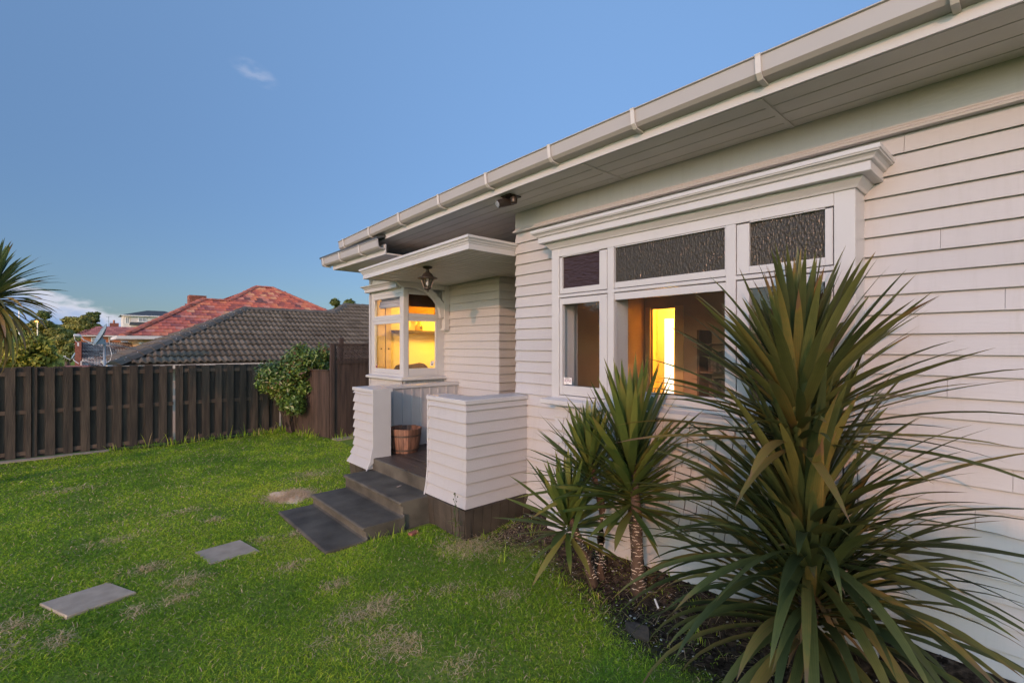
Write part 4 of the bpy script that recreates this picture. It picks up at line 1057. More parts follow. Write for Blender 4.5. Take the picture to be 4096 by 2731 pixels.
# ---- terracotta roofed house behind it
def S(p, k=1.35): return (p[0]*k, p[1]*k, 2+(p[2]-2)*k)
rh = thing('terracotta_roofed_house', 'house with a mottled orange red terracotta hip roof and brick chimney behind the grey roof', 'house', (7, 34, -1.1))
tr_ = math.tan(R(30.5)); cr_, sr_ = math.cos(R(30.5)), math.sin(R(30.5))
rc = S((1.019,22,2.357)); k35 = 1.35
fp = [(x*k35, y*k35) for x, y in [(1.019,22),(11.52,22),(7.15,26.37),(6.38,26.37),(4.85,24.84),(3.86,24.84)]]
lp = [(x*k35, y*k35) for x, y in [(1.019,22),(3.86,24.84),(1.019,27.68)]]
def rz(y): return rc[2]+(y-rc[1])*tr_
u_ = MB(); u_.add([(x, y, rz(y)-.03) for x, y in fp], [tuple(range(6))]); u_.add([(x, y, rc[2]+(x-rc[0])*tr_-.03) for x, y in lp], [(0,1,2)])
u_.add([(x*k35, y*k35, rz(min(y, 2*26.37-y)*k35)-.03) for x, y in [(4.85,24.84),(6.38,26.37),(4.85,27.9)]], [(0,1,2)])
xr = lambda x, y: (x*k35, y*k35)
u_.add([(11.52*k35,22*k35,rc[2]-.03),(11.52*k35,30.7*k35,rc[2]-.03),(7.15*k35,26.37*k35,rz(26.37*k35)-.03)], [(0,1,2)])
u_.add([(7.15*k35,26.37*k35,rz(26.37*k35)-.03),(11.52*k35,30.7*k35,rc[2]),(1.019*k35,30.7*k35,rc[2]),(6.38*k35,26.37*k35,rz(26.37*k35)-.03)], [(0,1,2,3)])
u_.build('roof', M_rcap, rh, fixn=False)
tile_roof(rh, [(rc, (1,0,0), (0,cr_,sr_), fp), (rc, (0,-1,0), (cr_,0,sr_), lp)], .36, .335, 'flat', M_rtile, 2)
def R3(x, y): return (x*k35, y*k35, rz(y*k35)+.02)
caps(rh, (rc[0]-.05, rc[1]-.05, rc[2]+.02), R3(3.86,24.84), M_rcap, .2, .4); caps(rh, R3(3.86,24.84), R3(4.85,24.84), M_rcap, .18, .4); caps(rh, R3(4.85,24.84), R3(6.38,26.37), M_rcap, .2, .4)
caps(rh, R3(6.38,26.37), R3(7.15,26.37), M_rcap, .18, .4); caps(rh, R3(7.15,26.37), R3(11.52,22), M_rcap, .2, .4)
x0, y0, z0 = rc
MB().box(x0-.25, 15.6, y0-.16, y0-.02, z0-.16, z0+.0).build('gutter', M_whitehouse, rh); MB().box(x0-.25, x0-.11, y0-.02, y0+7, z0-.16, z0).build('gutter', M_whitehouse, rh)
MB().add([(x0-.1,y0,z0-.17),(15.5,y0,z0-.17),(15.5,y0+.75,z0-.22),(x0+.6,y0+.75,z0-.22),(x0-.1,y0+7,z0-.17),(x0+.6,y0+7,z0-.22)], [(0,1,2,3),(0,3,5,4)]).build('soffit', M_cream, rh, fixn=False)
MB().box(x0+1.15, 15, y0+.72, y0+8, z0-.66, z0-.2).build('wall', M_cream, rh)
MB().box(x0+.62, x0+1.15, y0+.74, y0+8, z0-.66, z0-.2).build('wall', M_tan, rh); MB().box(x0+.62, 15, y0+.76, y0+8, -1.3, z0-.66).build('brick_wall', M_brick, rh)
MB().box(x0+.95, x0+1.2, y0+.70, y0+.77, z0-1.4, z0-.70).build('window', M_whitehouse, rh)
MB().lathe([(.0,-.0),(.10,.01),(.13,.06),(.10,.11),(.0,.13)], (x0+.75, y0+.55, z0-.41), 14).build('porch_light', M_bright, rh, smooth=True)
ck = thing('chimney', 'square red brick chimney beside the terracotta roof hip', 'chimney', S((3.64, 25.4, 3.6)))
cx0, cx1 = 3.45*k35, 4.10*k35; cy0, cy1 = 25.3*k35, 25.9*k35; zt_ = 2+(4.24-2)*k35; zb_ = 2+(3.0-2)*k35
# the chimney belongs to the house: courses of brick
bpy.data.objects.remove(ck)
chm = MB().box(cx0+.02, cx1-.02, cy0+.02, cy1-.02, zb_, zt_-.03).build('chimney', M_rcap, rh)
z = zt_-.085; r_i = 0
while z > zt_-.75:
    x = cx0 - (.11 if r_i % 2 else 0)
    while x < cx1:
        a, b_ = max(x, cx0), min(x+.215, cx1)
        if b_-a > .03: part(MB().box(a+.004, b_-.004, cy0-random.uniform(0,.006), cy0+.1, z+.004, z+.08), 'brick', M_brick2, chm)
        x += .22
    part(MB().box(cx0-.003, cx0+.1, cy0+.1, cy1, z+.004, z+.08), 'brick', M_brick2, chm)
    z -= .086; r_i += 1

# ---- orange brick house with faded red roof
oh = thing('orange_brick_house', 'orange brick house with a faded red hip roof in the left distance', 'house', (3, 58, -1.1))
oc = (-.467, 55.0, 2.92); to = math.tan(R(32.3)); co, so = math.cos(R(32.3)), math.sin(R(32.3)); rx, ry = .80, 56.265
fp = [(-.467,55),(6,55),(6,ry),(rx,ry)]; lp = [(-.467,55),(rx,ry),(-.467,57.53)]
u_ = MB().add([(x, y, oc[2]+(y-55)*to-.02) for x, y in fp], [(0,1,2,3)]); u_.add([(x, y, oc[2]+(x+.467)*to-.02) for x, y in lp], [(0,1,2)])
u_.add([(rx,ry,oc[2]+1.26*to),(6,ry,oc[2]+1.26*to),(6,57.5,oc[2]),(-.467,57.53,oc[2])], [(0,1,2,3)]); u_.build('roof', M_rcap, oh, fixn=False)
tile_roof(oh, [(oc, (1,0,0), (0,co,so), fp), (oc, (0,-1,0), (co,0,so), lp)], .30, .20, 'flat', M_rtile2, 5)
MB().box(-.5, 6, 54.88, 54.99, 2.80, 2.90).build('gutter', M_whitehouse, oh)
MB().box(-.25, 6, 55.3, 57.3, -1.3, 2.86).build('brick_wall', M_brick, oh)
for a, b_, c_, d_ in ((.46,.84,2.30,2.66),(2.46,3.12,2.27,2.66)):
    f_ = MB().box(a-.05, b_+.05, 55.24, 55.32, c_-.05, d_+.05).build('window', M_whitehouse, oh)
    part(MB().box(a+.02, (a+b_)/2-.02, 55.225, 55.25, c_+.02, d_-.02).box((a+b_)/2+.02, b_-.02, 55.225, 55.25, c_+.02, d_-.02), 'pane', M_winfar, f_)
MB().box(1.57, 1.63, 55.2, 55.28, .5, 2.8).build('downpipe', M_whitehouse, oh)
MB().box(1.75, 2.4, 58.5, 59.1, 3.0, 4.12).build('chimney', M_brick2, oh); MB().lathe([(.08,0),(.08,.3)], (2.06,58.8,4.1), 8).build('chimney_pot', M_brick, oh)
an = thing('tv_antenna', 'thin television aerial on a pole above the faded red roof', 'antenna', (1.55, 55.8, 3.4))
MB().tube([(1.6,56.2,3.5),(1.6,56.2,4.62)], .018, 5).build('mast', M_galv, an)
m_ = MB(); m_.bar((1.42,56.2,4.55),(1.80,56.2,4.60),.02,.02); m_.bar((1.45,56.2,4.18),(2.0,56.2,4.14),.02,.02)
for i in range(6): m_.bar((1.45+.06*i,56.0,4.555+.008*i),(1.45+.06*i,56.4,4.555+.008*i),.012,.012)
m_.build('crossarm', M_galv, an)
# ---- weathered garage roof between
ga = thing('garage', 'garage with a pale lichen covered tile roof below the orange brick house', 'garage', (1, 32, -1.1))
gg = (-.10, 30.0, .95); tg = math.tan(math.atan2(1.19, 5.0)); L_ = math.hypot(5.0, 1.19)
fp = [(-.10,30),(2.9,30),(2.9,35),(-.13,35)]
MB().add([(-.13,30,.93),(2.9,30,.93),(2.9,35,2.12),(-.13,35,2.12),(2.9,39,1.0),(-.13,39,1.0)], [(0,1,2,3),(3,2,4,5)]).build('roof', M_gcap, ga, fixn=False)
tile_roof(ga, [(gg, (1,0,0), (0,5/L_,1.19/L_), fp)], .22, .36, 'roll', M_wtile, 8, stag=0)
caps(ga, (-.13,35,2.13), (2.9,35,2.13), M_gcap, .12, .3)
MB().box(-.10, 2.8, 30.3, 38.5, -1.3, .95).build('wall', M_cream, ga)
MB().add([(-.36,31.5,-1.3),(-.12,31.5,-1.3),(-.12,38,-1.3),(-.36,38,-1.3),(-.36,31.5,2.22),(-.12,31.5,2.22),(-.12,38,2.25),(-.36,38,2.25)], [(0,3,2,1),(4,5,6,7),(0,1,5,4),(1,2,6,5),(2,3,7,6),(3,0,4,7)]).build('brick_pier', M_brick2, ga)
MB().box(-.16, -.09, 29.6, 31.2, .7, 1.25).build('barge_board', M_cream, ga)
# red low roof at the very left of it
lr = MB().box(-1.05, .1, 27.5, 29.5, -1.2, 1.02).box(-1.15, .2, 27.3, 29.6, 1.0, 1.10).build('shed', M_rcap); tag(lr, 'low flat red shed roof edge just over the left part of the fence', 'shed')
# ---- white two storey house on the rise
wh = thing('white_house', 'pale two storey house with a dark low hip roof on the rise', 'house', (9, 113, 3.2))
MB().box(6.2, 13.5, 110, 118, 2.5, 7.45).build('wall', M_whitehouse, wh); MB().box(5.15, 6.2, 110.6, 117.5, 2.5, 7.4).build('wall', M_whitehouse, wh)
MB().add([(4.75,109.4,7.45),(14,109.4,7.45),(14,118.6,7.45),(4.75,118.6,7.45),(8.8,113.5,8.62),(11.5,113.5,8.62)], [(0,1,5,4),(1,2,5),(2,3,4,5),(3,0,4),(3,2,1,0)]).build('roof', M_darkroof, wh)
MB().box(4.8, 13.95, 109.38, 109.5, 7.30, 7.45).build('fascia', M_bright, wh)
f_ = MB().box(7.2, 8.4, 109.92, 110.02, 6.3, 7.2).build('window', M_bright, wh); part(MB().box(7.32, 7.76, 109.9, 109.94, 6.42, 7.08).box(7.84, 8.28, 109.9, 109.94, 6.42, 7.08), 'pane', M_winfar, f_)
f_ = MB().box(5.42, 6.05, 110.52, 110.62, 5.95, 7.2).build('window', M_bright, wh); part(MB().box(5.5, 5.70, 110.5, 110.54, 6.05, 7.1).box(5.77, 5.97, 110.5, 110.54, 6.05, 7.1), 'pane', M_winfar, f_)
MB().box(10.8, 10.92, 109.9, 110.0, 5.0, 7.3).build('downpipe', M_bright, wh)
MB().add([(5.9,108.6,5.75),(14,108.6,5.75),(14,110,6.25),(6.1,110,6.25),(5.9,108.6,5.6),(14,108.6,5.6),(14,110,6.1),(6.1,110,6.1)], [(0,1,2,3),(7,6,5,4),(0,4,5,1),(1,5,6,2),(2,6,7,3),(3,7,4,0)]).build('porch_roof', M_darkroof, wh)

# ================================================================== trees
def tree(label, c, r, n, leaf, m, seed, ncl, cr, ground_z, trunk_r, cat='tree', name='tree', group=None, tb=0., surf=.55, sq=.75, up=.5, trunk_top=None):
    t = thing(name, label, cat, (c[0], c[1], ground_z), group)
    cl = clumps(c, r, ncl, cr, seed, sq)
    V, F_, T = leaf_cloud(cl, n, leaf, seed+1, up=up, surf=surf, aspect=.55, tone_bias=tb, tvar=.5)
    np_mesh('crown', V, F_, m, t, T)
    g = random.Random(seed); tb_ = MB(); tz = c[2]-r[2]*.3
    tb_.tube([(c[0], c[1], ground_z-.2), (c[0]+g.uniform(-.1,.1)*r[0], c[1], (ground_z+tz)/2), (c[0], c[1], tz)], [trunk_r*1.3, trunk_r, trunk_r*.7], 8)
    for q in cl[::max(1, len(cl)//9)]:
        a = Vector((c[0], c[1], tz*.7+ground_z*.3)); b_ = Vector(q[:3]); mid = a.lerp(b_, .55)+Vector((0,0,-.05*r[2]))
        tb_.tube([a, mid, b_], [trunk_r*.5, trunk_r*.3, trunk_r*.1], 5)
    tb_.build('trunk', M_bark, t)
    return t
def HT(x, y): return float(gh(x, y))
tree('broad domed dark olive tree on the skyline left of the white house', (-.3,122,5.4), (3.1,3.2,2.6), 16000, .24, M_treeO, 41, 46, .95, HT(-.3,122), .35, tb=-.12, sq=.45)
tree('wide spreading olive tree covering the slope behind the yellow green shrub', (-4.1,92,3.6), (3.1,3.0,2.25), 18000, .19, M_treeO, 43, 50, .8, HT(-4.1,92), .35, tb=.0, sq=.45)
tree('smaller olive tree in front of the slope beside the satellite dish', (-1.6,80,2.0), (1.3,1.6,1.7), 9000, .14, M_treeO, 44, 28, .5, HT(-1.6,80), .2, tb=.02, sq=.5)
tree('small dark flat topped tree standing highest on the left skyline', (-6.6,150,8.9), (1.5,1.6,1.15), 4000, .20, M_tree, 45, 16, .6, HT(-6.6,150), .22, sq=.45)
tree('rear dark tree peeping over the domed tree', (1.2,130,8.0), (1.2,1.4,1.0), 3000, .18, M_tree, 46, 12, .55, HT(1.2,130), .2, sq=.6)
tree('bright yellow green leafy shrub behind the left part of the fence', (-.87,14.6,1.52), (.56,.5,.80), 12000, .045, M_treeY, 47, 46, .17, HT(-.85,14.6), .05, cat='shrub', name='shrub', surf=.4, tb=.02)
tree('dark leafy tree top behind the right end of the grey roof', (12.4,30,3.85), (1.15,1.0,1.45), 9000, .085, M_tree, 48, 30, .3, -1.1, .12, tb=.1)
tree('low dark hedge bush in the gap left of the garage', (-1.0,62,1.3), (.8,.8,.8), 3000, .10, M_tree, 49, 12, .35, HT(-1,62), .06, cat='bush', name='bush')
# trees that stand beside the photographer: they show in the window reflections and shade the lower wall
tree('tall neighbouring tree on the west side of the lawn reflected in the window', (-14,12.6,3.3), (3.0,3.6,2.9), 14000, .15, M_tree, 51, 50, .9, 0, .16)
tree('tall neighbouring tree further along the west side reflected in the window', (-12.5,18.2,3.4), (2.8,3.0,3.0), 12000, .14, M_tree, 52, 40, .8, 0, .18)
tree('leafy tree behind the photographer shading the lower wall by the cordyline', (-7.5,-5.4,2.75), (1.6,2.3,1.75), 10000, .10, M_tree, 53, 44, .5, 0, .14)

# ================================================================== dishes, lamps and poles in the distance
dsh = thing('satellite_dish', 'grey satellite dish on a tall steel pole at the corner of the grey roof', 'satellite dish', (.34, 14.5, -1.1))
MB().tube([(.34,14.5,-1.2),(.34,14.5,2.14)], .022, 8).build('pole', M_galv, dsh, smooth=True)
MB().tube([(.36,14.52,2.05),(.95,14.9,1.92)], .010, 6).build('stay_rod', M_galv, dsh)
MB().tube([(.36,14.5,2.03),(.44,14.5,1.95),(.47,14.5,1.80),(.44,14.5,1.66),(.40,14.5,1.62)], .008, 6).build('cable', M_whitepl, dsh)
# dish bowl: axis points left and up
cen = Vector((.262, 14.42, 2.25)); upv = Vector((.25, .10, .545)).normalized(); axv = Vector((-.90, -.12, .42)); axv = (axv-upv*axv.dot(upv)).normalized(); sdv = upv.cross(axv)
vs = []; fs = []; nr_, ns_ = 5, 24
for sgn in (0, 1):
    for i in range(nr_+1):
        r_ = i/nr_
        for k in range(ns_):
            a = 2*math.pi*k/ns_; vs.append(cen+upv*(.275*r_*math.sin(a))+sdv*(.25*r_*math.cos(a))+axv*(.06*r_*r_-.05-.008*sgn))
for sgn in (0, 1):
    o_ = sgn*(nr_+1)*ns_
    for i in range(nr_):
        for k in range(ns_): fs.append((o_+i*ns_+k, o_+i*ns_+(k+1)%ns_, o_+(i+1)*ns_+(k+1)%ns_, o_+(i+1)*ns_+k))
q_ = nr_*ns_; q2 = (nr_+1)*ns_+nr_*ns_
for k in range(ns_): fs.append((q_+k, q_+(k+1)%ns_, q2+(k+1)%ns_, q2+k))
MB().add(vs, fs).build('reflector', M_dish, dsh, smooth=True, fixn=False)
MB().add([(.17,14.47,2.02),(.30,14.52,2.20),(.35,14.5,2.12),(.35,14.5,2.04),(.17,14.43,2.02),(.30,14.48,2.20),(.35,14.46,2.12),(.35,14.46,2.04)], [(0,1,2,3),(7,6,5,4),(0,4,5,1),(1,5,6,2),(2,6,7,3),(3,7,4,0)]).build('bracket', M_whitepl, dsh)
MB().tube([(.16,14.45,2.03),(-.02,14.38,2.13),(-.07,14.36,2.21)], .011, 6).build('feed_arm', M_whitepl, dsh)
hd_ = MB().tube([(-.06,14.36,2.215),(-.10,14.35,2.222),(-.18,14.33,2.225)], [.025,.035,.030], 8).build('receiver', M_whitepl, dsh)
MB().tube([(-.17,14.34,2.20),(-.17,14.34,2.14),(-.13,14.36,2.08),(-.10,14.37,2.05)], .006, 5).box(-.125,-.095,14.35,14.38,1.99,2.07).build('cable_box', M_whitepl, dsh)
d2 = thing('satellite_dish', 'small white satellite dish low above the red shed roof', 'satellite dish', (-.3, 27.6, 1.1))
k2 = 27.6/22
def Q(x, z): return (x*k2, 27.6, 2+(z-2)*k2)
m_ = MB(); a = Vector(Q(-.345,1.55)); b_ = Vector(Q(-.252,1.763)); m = (a+b_)/2; L2 = (b_-a)/2; vs = [m]+[m+L2*math.sin(t_*math.pi/8)+Vector((-.02,.10,0))*math.cos(t_*math.pi/8) for t_ in range(16)]
vs2 = [v+Vector((.018,.0,-.006)) for v in vs]
m_.add(vs+vs2, [(0,i+1,(i+1)%16+1) for i in range(16)]+[(17,17+(i+1)%16+1,17+i+1) for i in range(16)]+[(i+1,17+i+1,17+(i+1)%16+1,(i+1)%16+1) for i in range(16)])
m_.build('reflector', M_dish, d2, fixn=False)
MB().tube([Q(-.36,1.52), Q(-.45,1.58), Q(-.52,1.641)], .014, 5).box(*[Q(-.54,0)[0], Q(-.47,0)[0]], 27.55, 27.65, Q(0,1.63)[2], Q(0,1.66)[2]).build('feed_arm', M_whitepl, d2)
MB().tube([Q(-.30,1.58), Q(-.27,1.50), Q(-.15,1.385)], .02, 5).build('mount', M_whitepl, d2)
sl = thing('street_lamp', 'glowing orange street lamp among the trees on the left slope', 'street lamp', (-4.3, 82, HT(-4.3, 82)))
sx, sy, sz = -1.986*82/38, 82, 2+1.365*82/38
MB().tube([(sx,sy,HT(sx,sy)),(sx,sy,sz-.1)], .06, 6).build('pole', M_galv, sl); MB().lathe([(0,-.08),(.20,-.06),(.22,.02),(.12,.08),(0,.09)], (sx, sy-.3, sz), 10).build('lamp_head', M_street, sl)
wp = MB().tube([(-8.55,120,HT(-8.55,120)),(-8.55,120,8.6)], .11, 6).build('pole', M_bright); tag(wp, 'white pole on the skyline behind the cabbage tree', 'pole')
wf_ = MB()
for i in range(9): wf_.box(-1.42+.1*i, -1.35+.1*i, 66, 66.03, .6, 2.18)
wf_.build('picket_fence', M_whitehouse); tag(bpy.data.objects['picket_fence'], 'short white picket fence in the far gap left of the orange house', 'fence')

# ================================================================== things on and about the porch
lan = thing('lantern', 'dark bronze coach lantern hanging under the porch canopy', 'lantern', (3.39, 5.5, 3.03))
lx, ly, lzt = 3.39, 5.5, 3.06+csag(0, 5.5)
MB().lathe([(.0,.012),(.062,.008),(.066,-.004),(.05,-.016),(.022,-.024),(.018,-.04),(.03,-.052),(.02,-.062),(.03,-.066)], (lx, ly, lzt), 20).build('ceiling_rose', M_bronze, lan, smooth=True)
MB().lathe([(.0,-.064),(.035,-.066),(.06,-.085),(.075,-.11),(.08,-.122),(.128,-.138),(.134,-.148),(.110,-.150),(.0,-.150)], (lx, ly, lzt), 24).build('hood', M_bronze, lan, smooth=True)
m_ = MB(); pn = MB()
for k in range(6):
    a = math.pi/3*k+.2; b_ = math.pi/3*(k+1)+.2
    t = Vector((lx+.088*math.cos(a), ly+.088*math.sin(a), lzt-.150)); w_ = Vector((lx+.045*math.cos(a), ly+.045*math.sin(a), lzt-.272)); m_.bar(t, w_, .009, .009)
    t2 = Vector((lx+.088*math.cos(b_), ly+.088*math.sin(b_), lzt-.150)); w2 = Vector((lx+.045*math.cos(b_), ly+.045*math.sin(b_), lzt-.272))
    m_.bar(w_, w2, .009, .01)
    pn.add([t*.98+Vector((lx,ly,t.z))*.02, t2*.98+Vector((lx,ly,t.z))*.02, w2*.98+Vector((lx,ly,w_.z))*.02, w_*.98+Vector((lx,ly,w_.z))*.02], [(0,1,2,3)])
m_.build('cage', M_bronze, lan); pn.build('panes', M_lantern, lan, fixn=False)
MB().lathe([(.0,-.268),(.050,-.272),(.040,-.288),(.016,-.298),(.012,-.308),(.018,-.316),(.008,-.326),(.0,-.328)], (lx, ly, lzt), 16).build('finial', M_bronze, lan, smooth=True)
MB().lathe([(.0,-.150),(.016,-.152),(.014,-.19),(.024,-.205),(.022,-.23),(.0,-.245)], (lx, ly, lzt), 10).build('bulb', M_bright, lan, smooth=True)
fl = thing('floodlight', 'small dark floodlight with motion sensor fixed under the eave soffit', 'light', (3.33, 3.82, 3.56))
MB().box(3.27, 3.43, 3.72, 3.86, 3.555, 3.574).build('mount_plate', M_bronze, fl)
MB().lathe([(.0,-.085),(.03,-.085),(.036,-.07),(.036,-.02),(.02,.0),(.0,.0)], (3.33, 3.72, 3.556), 12).build('sensor', M_bronze, fl, smooth=True)
fb = MB().tube([(3.23,3.86,3.48),(3.30,3.84,3.505),(3.40,3.80,3.52)], [.042,.046,.030], 12).build('lamp_body', M_bronze, fl)
part(MB().tube([(3.222,3.862,3.476),(3.228,3.86,3.479)], .034, 12), 'lens', M_winfar, fb)
MB().tube([(3.36,3.80,3.53),(3.36,3.79,3.56)], .015, 8).build('knuckle', M_bronze, fl)

# half barrel planter
bx, by = 3.50, 6.29
bar_ = thing('barrel_planter', 'empty half barrel planter of weathered staves on the porch floor', 'planter', (bx, by, DZ))
ns = 20; Hb = .345
for k in range(ns):
    a0 = 2*math.pi*k/ns+.01; a1 = 2*math.pi*(k+1)/ns-.01; vs = []
    hz_ = Hb+random.uniform(-.004,.004)
    for z, ro in ((.0,.185),(.12,.210),(.24,.226),(hz_,.238)):
        for r_ in (ro, ro-.022):
            for a in (a0, (a0+a1)/2, a1): vs.append((bx+r_*math.cos(a), by+r_*math.sin(a), DZ+.002+z))
    fs = []
    for j in range(3):
        o_ = j*6
        for i in range(2): fs += [(o_+i, o_+i+1, o_+6+i+1, o_+6+i), (o_+3+i+1, o_+3+i, o_+9+i, o_+9+i+1)]
        fs += [(o_, o_+6, o_+9, o_+3), (o_+2, o_+5, o_+11, o_+8)]
    fs += [(18,19,22,21),(19,20,23,22),(0,3,4,1),(1,4,5,2)]
    MB().add(vs, fs).build('stave', M_barrel, bar_)
for z, r_ in ((.235, .227), (.03, .193)):
    m_ = MB(); n = 32; vs = []
    for zz, rr in ((z, r_-.002), (z+.028, r_+.003)):
        for k in range(n): vs += [(bx+(rr+.003)*math.cos(2*math.pi*k/n), by+(rr+.003)*math.sin(2*math.pi*k/n), DZ+zz)]
    MB().add(vs, [(k, (k+1)%n, n+(k+1)%n, n+k) for k in range(n)]).build('hoop', M_hoop, bar_, smooth=True, fixn=False)
MB().lathe([(0,.02),(.18,.02),(.195,.09),(0,.10)], (bx, by, DZ), 20).build('soil', M_soil, bar_)

# stickers in the window corners
def text(body, size, loc, m, parent, rot, name='lettering', align='CENTER', sx=1.0):
    c = bpy.data.curves.new(name, 'FONT'); c.body = body; c.size = size; c.align_x = align; c.align_y = 'CENTER'; c.extrude = .0003; c.space_character = .95
    o = bpy.data.objects.new(name, c); COL.objects.link(o)
    dg = bpy.context.evaluated_depsgraph_get(); me = bpy.data.meshes.new_from_object(o.evaluated_get(dg)); bpy.data.objects.remove(o)
    M = Matrix.Translation(loc) @ rot @ Matrix.Diagonal((sx, 1, 1, 1)); me.transform(M); me.materials.clear(); me.materials.append(m)
    return link(name, me, parent)
ROT = Matrix(((0,0,-1,0),(-1,0,0,0),(0,1,0,0),(0,0,0,1)))      # text facing -X, reading along -Y
yc_, zc_ = (3.293+3.189)/2, 1.6465
sg = thing('window_sticker', 'small white and maroon security sticker with bold lettering in the main window corner', 'sticker', (3.62, yc_, zc_))
gx_ = XB+.006+.022-.0012
MB().box(gx_, gx_+.0008, 3.189, 3.293, 1.612, 1.681).build('sticker_sheet', M_stw, sg)
text('KIWI', .045, (gx_-.0006, yc_, zc_-.001), M_stm, sg, ROT, sx=.92)
text('THIS PROPERTY IS', .0105, (gx_-.0006, yc_, 1.6755), M_stk, sg, ROT, sx=.9); text('PROTECTED BY', .0100, (gx_-.0006, yc_, 1.6675), M_stk, sg, ROT)
text('0800 22 54 94', .0095, (gx_-.0006, yc_, 1.6175), M_stk, sg, ROT)
bpy.data.objects.remove([o for o in bpy.data.objects if o.name.startswith('lettering')][-1])
text('SECURITY', .0095, (gx_-.0006, yc_, 1.6178), M_stk, sg, ROT)
sg = thing('window_sticker', 'small maroon sticker in the lower left corner of the lit bay window', 'sticker', (3.87, 8.09, 1.64))
xg = BX+.008+.02-.001
MB().box(xg, xg+.0008, 7.965, 8.02, 1.612, 1.668).build('sticker_sheet', M_stm, sg); MB().box(xg-.0006, xg, 7.975, 8.01, 1.645, 1.660).build('sticker_band', M_stw, sg)
sg = thing('window_sticker', 'small white slanted card stuck low in the side pane of the bay', 'sticker', (4.41, 6.99, 1.70))
yg = BY0+.006+.02
MB().add([(4.361,yg-.0012,1.662),(4.429,yg-.0012,1.656),(4.454,yg-.0012,1.741),(4.384,yg-.0012,1.742)], [(0,1,2,3)]).build('sticker_sheet', M_stw, sg, fixn=False)
MB().add([(4.385,yg-.0018,1.675),(4.425,yg-.0018,1.672),(4.429,yg-.0018,1.690),(4.389,yg-.0018,1.692)], [(0,1,2,3)]).add([(4.384,yg-.0018,1.72),(4.396,yg-.0018,1.72),(4.398,yg-.0018,1.734),(4.386,yg-.0018,1.734)], [(0,1,2,3)]).build('print', M_stk, sg, fixn=False)

# things inside the lit bay room
sh = MB().box(4.2, 5.9, 7.93, 8.098, 2.235, 2.285).build('wall_shelf', M_couch); tag(sh, 'dark shelf across the yellow wall inside the bay room', 'shelf')
bt = thing('glass_bottle', 'square shouldered glass bottle standing on the shelf in the bay room', 'bottle', (4.74, 8.0, 2.286))
MB().lathe([(0,0),(.07,0),(.074,.01),(.074,.085),(.06,.105),(.032,.118),(.034,.13),(.034,.19),(0,.19)], (4.745, 8.01, 2.286), 16).build('body', glass_mat('bottle_glass', (.75, .65, .35)), bt, smooth=True)
MB().lathe([(0,.19),(.038,.19),(.038,.22),(0,.22)], (4.745, 8.01, 2.286), 14).build('stopper', M_wood, bt); MB().box(4.715, 4.775, 7.933, 7.935, 2.31, 2.36).build('paper_label', M_couch, bt)
cb = thing('chair', 'dark chair with a rounded back seen over the bay sill', 'chair', (4.45, 7.7, .45))
pr = [(4.03,1.25),(4.03,1.60),(4.07,1.655),(4.14,1.672),(4.30,1.66),(4.42,1.672),(4.54,1.69),(4.62,1.67),(4.68,1.62),(4.72,1.55),(4.72,1.25)]
MB().poly_ext([(x, 7.60, z) for x, z in pr], (.03, .10, 0)).build('backrest', M_couch, cb); MB().box(4.05, 4.72, 7.45, 8.0, .85, 1.0).build('seat', M_couch, cb)
for x, y in ((4.08,7.5),(4.68,7.5),(4.08,7.95),(4.68,7.95)): MB().box(x-.02, x+.02, y-.02, y+.02, .45, .85).build('leg', M_wood, cb)
bl = thing('roman_blind', 'grey fabric roman blind drawn up in the top of the bay window', 'blind', (3.97, 7.6, 2.85))
for i, (z0, z1, o_) in enumerate(((2.77,2.93,.0),(2.715,2.785,.022),(2.655,2.73,.040))):
    vs = []
    for j in range(7):
        t = j/6; zz = z1+(z0-z1)*t; xx = 3.985-o_-.018*math.sin(t*math.pi)
        vs += [(xx, 7.06, zz-.012*math.sin(1.2)), (xx+.004, 7.6, zz-.006), (xx, 8.0, zz)]
    fs = []
    for j in range(6):
        for q in range(2): fs.append((j*3+q, j*3+q+1, (j+1)*3+q+1, (j+1)*3+q))
    o = MB().add(vs, fs).build('fold', M_blind, bl, smooth=True, fixn=False); md = o.modifiers.new('thickness', 'SOLIDIFY'); md.thickness = .006
o = MB().box(4.0, 4.6, 7.062, 7.07, 2.65, 2.92).build('side_blind', M_couch); tag(o, 'dark blind drawn behind the amber top pane of the bay', 'blind')
def lamp(name, label, loc, e, col, size):
    t = thing(name, label, 'lamp', loc); MB().lathe([(0,0),(.05,-.01),(.07,-.06),(.05,-.11),(0,-.13)], loc, 14).build('bulb', M_bulb, t, smooth=True)
    MB().lathe([(0,.02),(.08,.02),(.08,0),(0,0)], loc, 14).build('base', M_bright, t)
    ld = bpy.data.lights.new('lamp_light', 'POINT'); ld.energy = e; ld.color = col; ld.shadow_soft_size = size
    lo = bpy.data.objects.new('lamp_light', ld); COL.objects.link(lo); lo.parent = t; lo.location = (0, 0, -.22)
lamp('ceiling_lamp', 'warm ceiling lamp lighting the bay room', (5.3, 7.35, 3.04), 34, (1.0, .60, .07), .12)
lamp('ceiling_lamp', 'warm ceiling lamp lighting the hall beyond the main room', (6.9, 3.9, 3.11), 62, (1.0, .58, .09), .12)
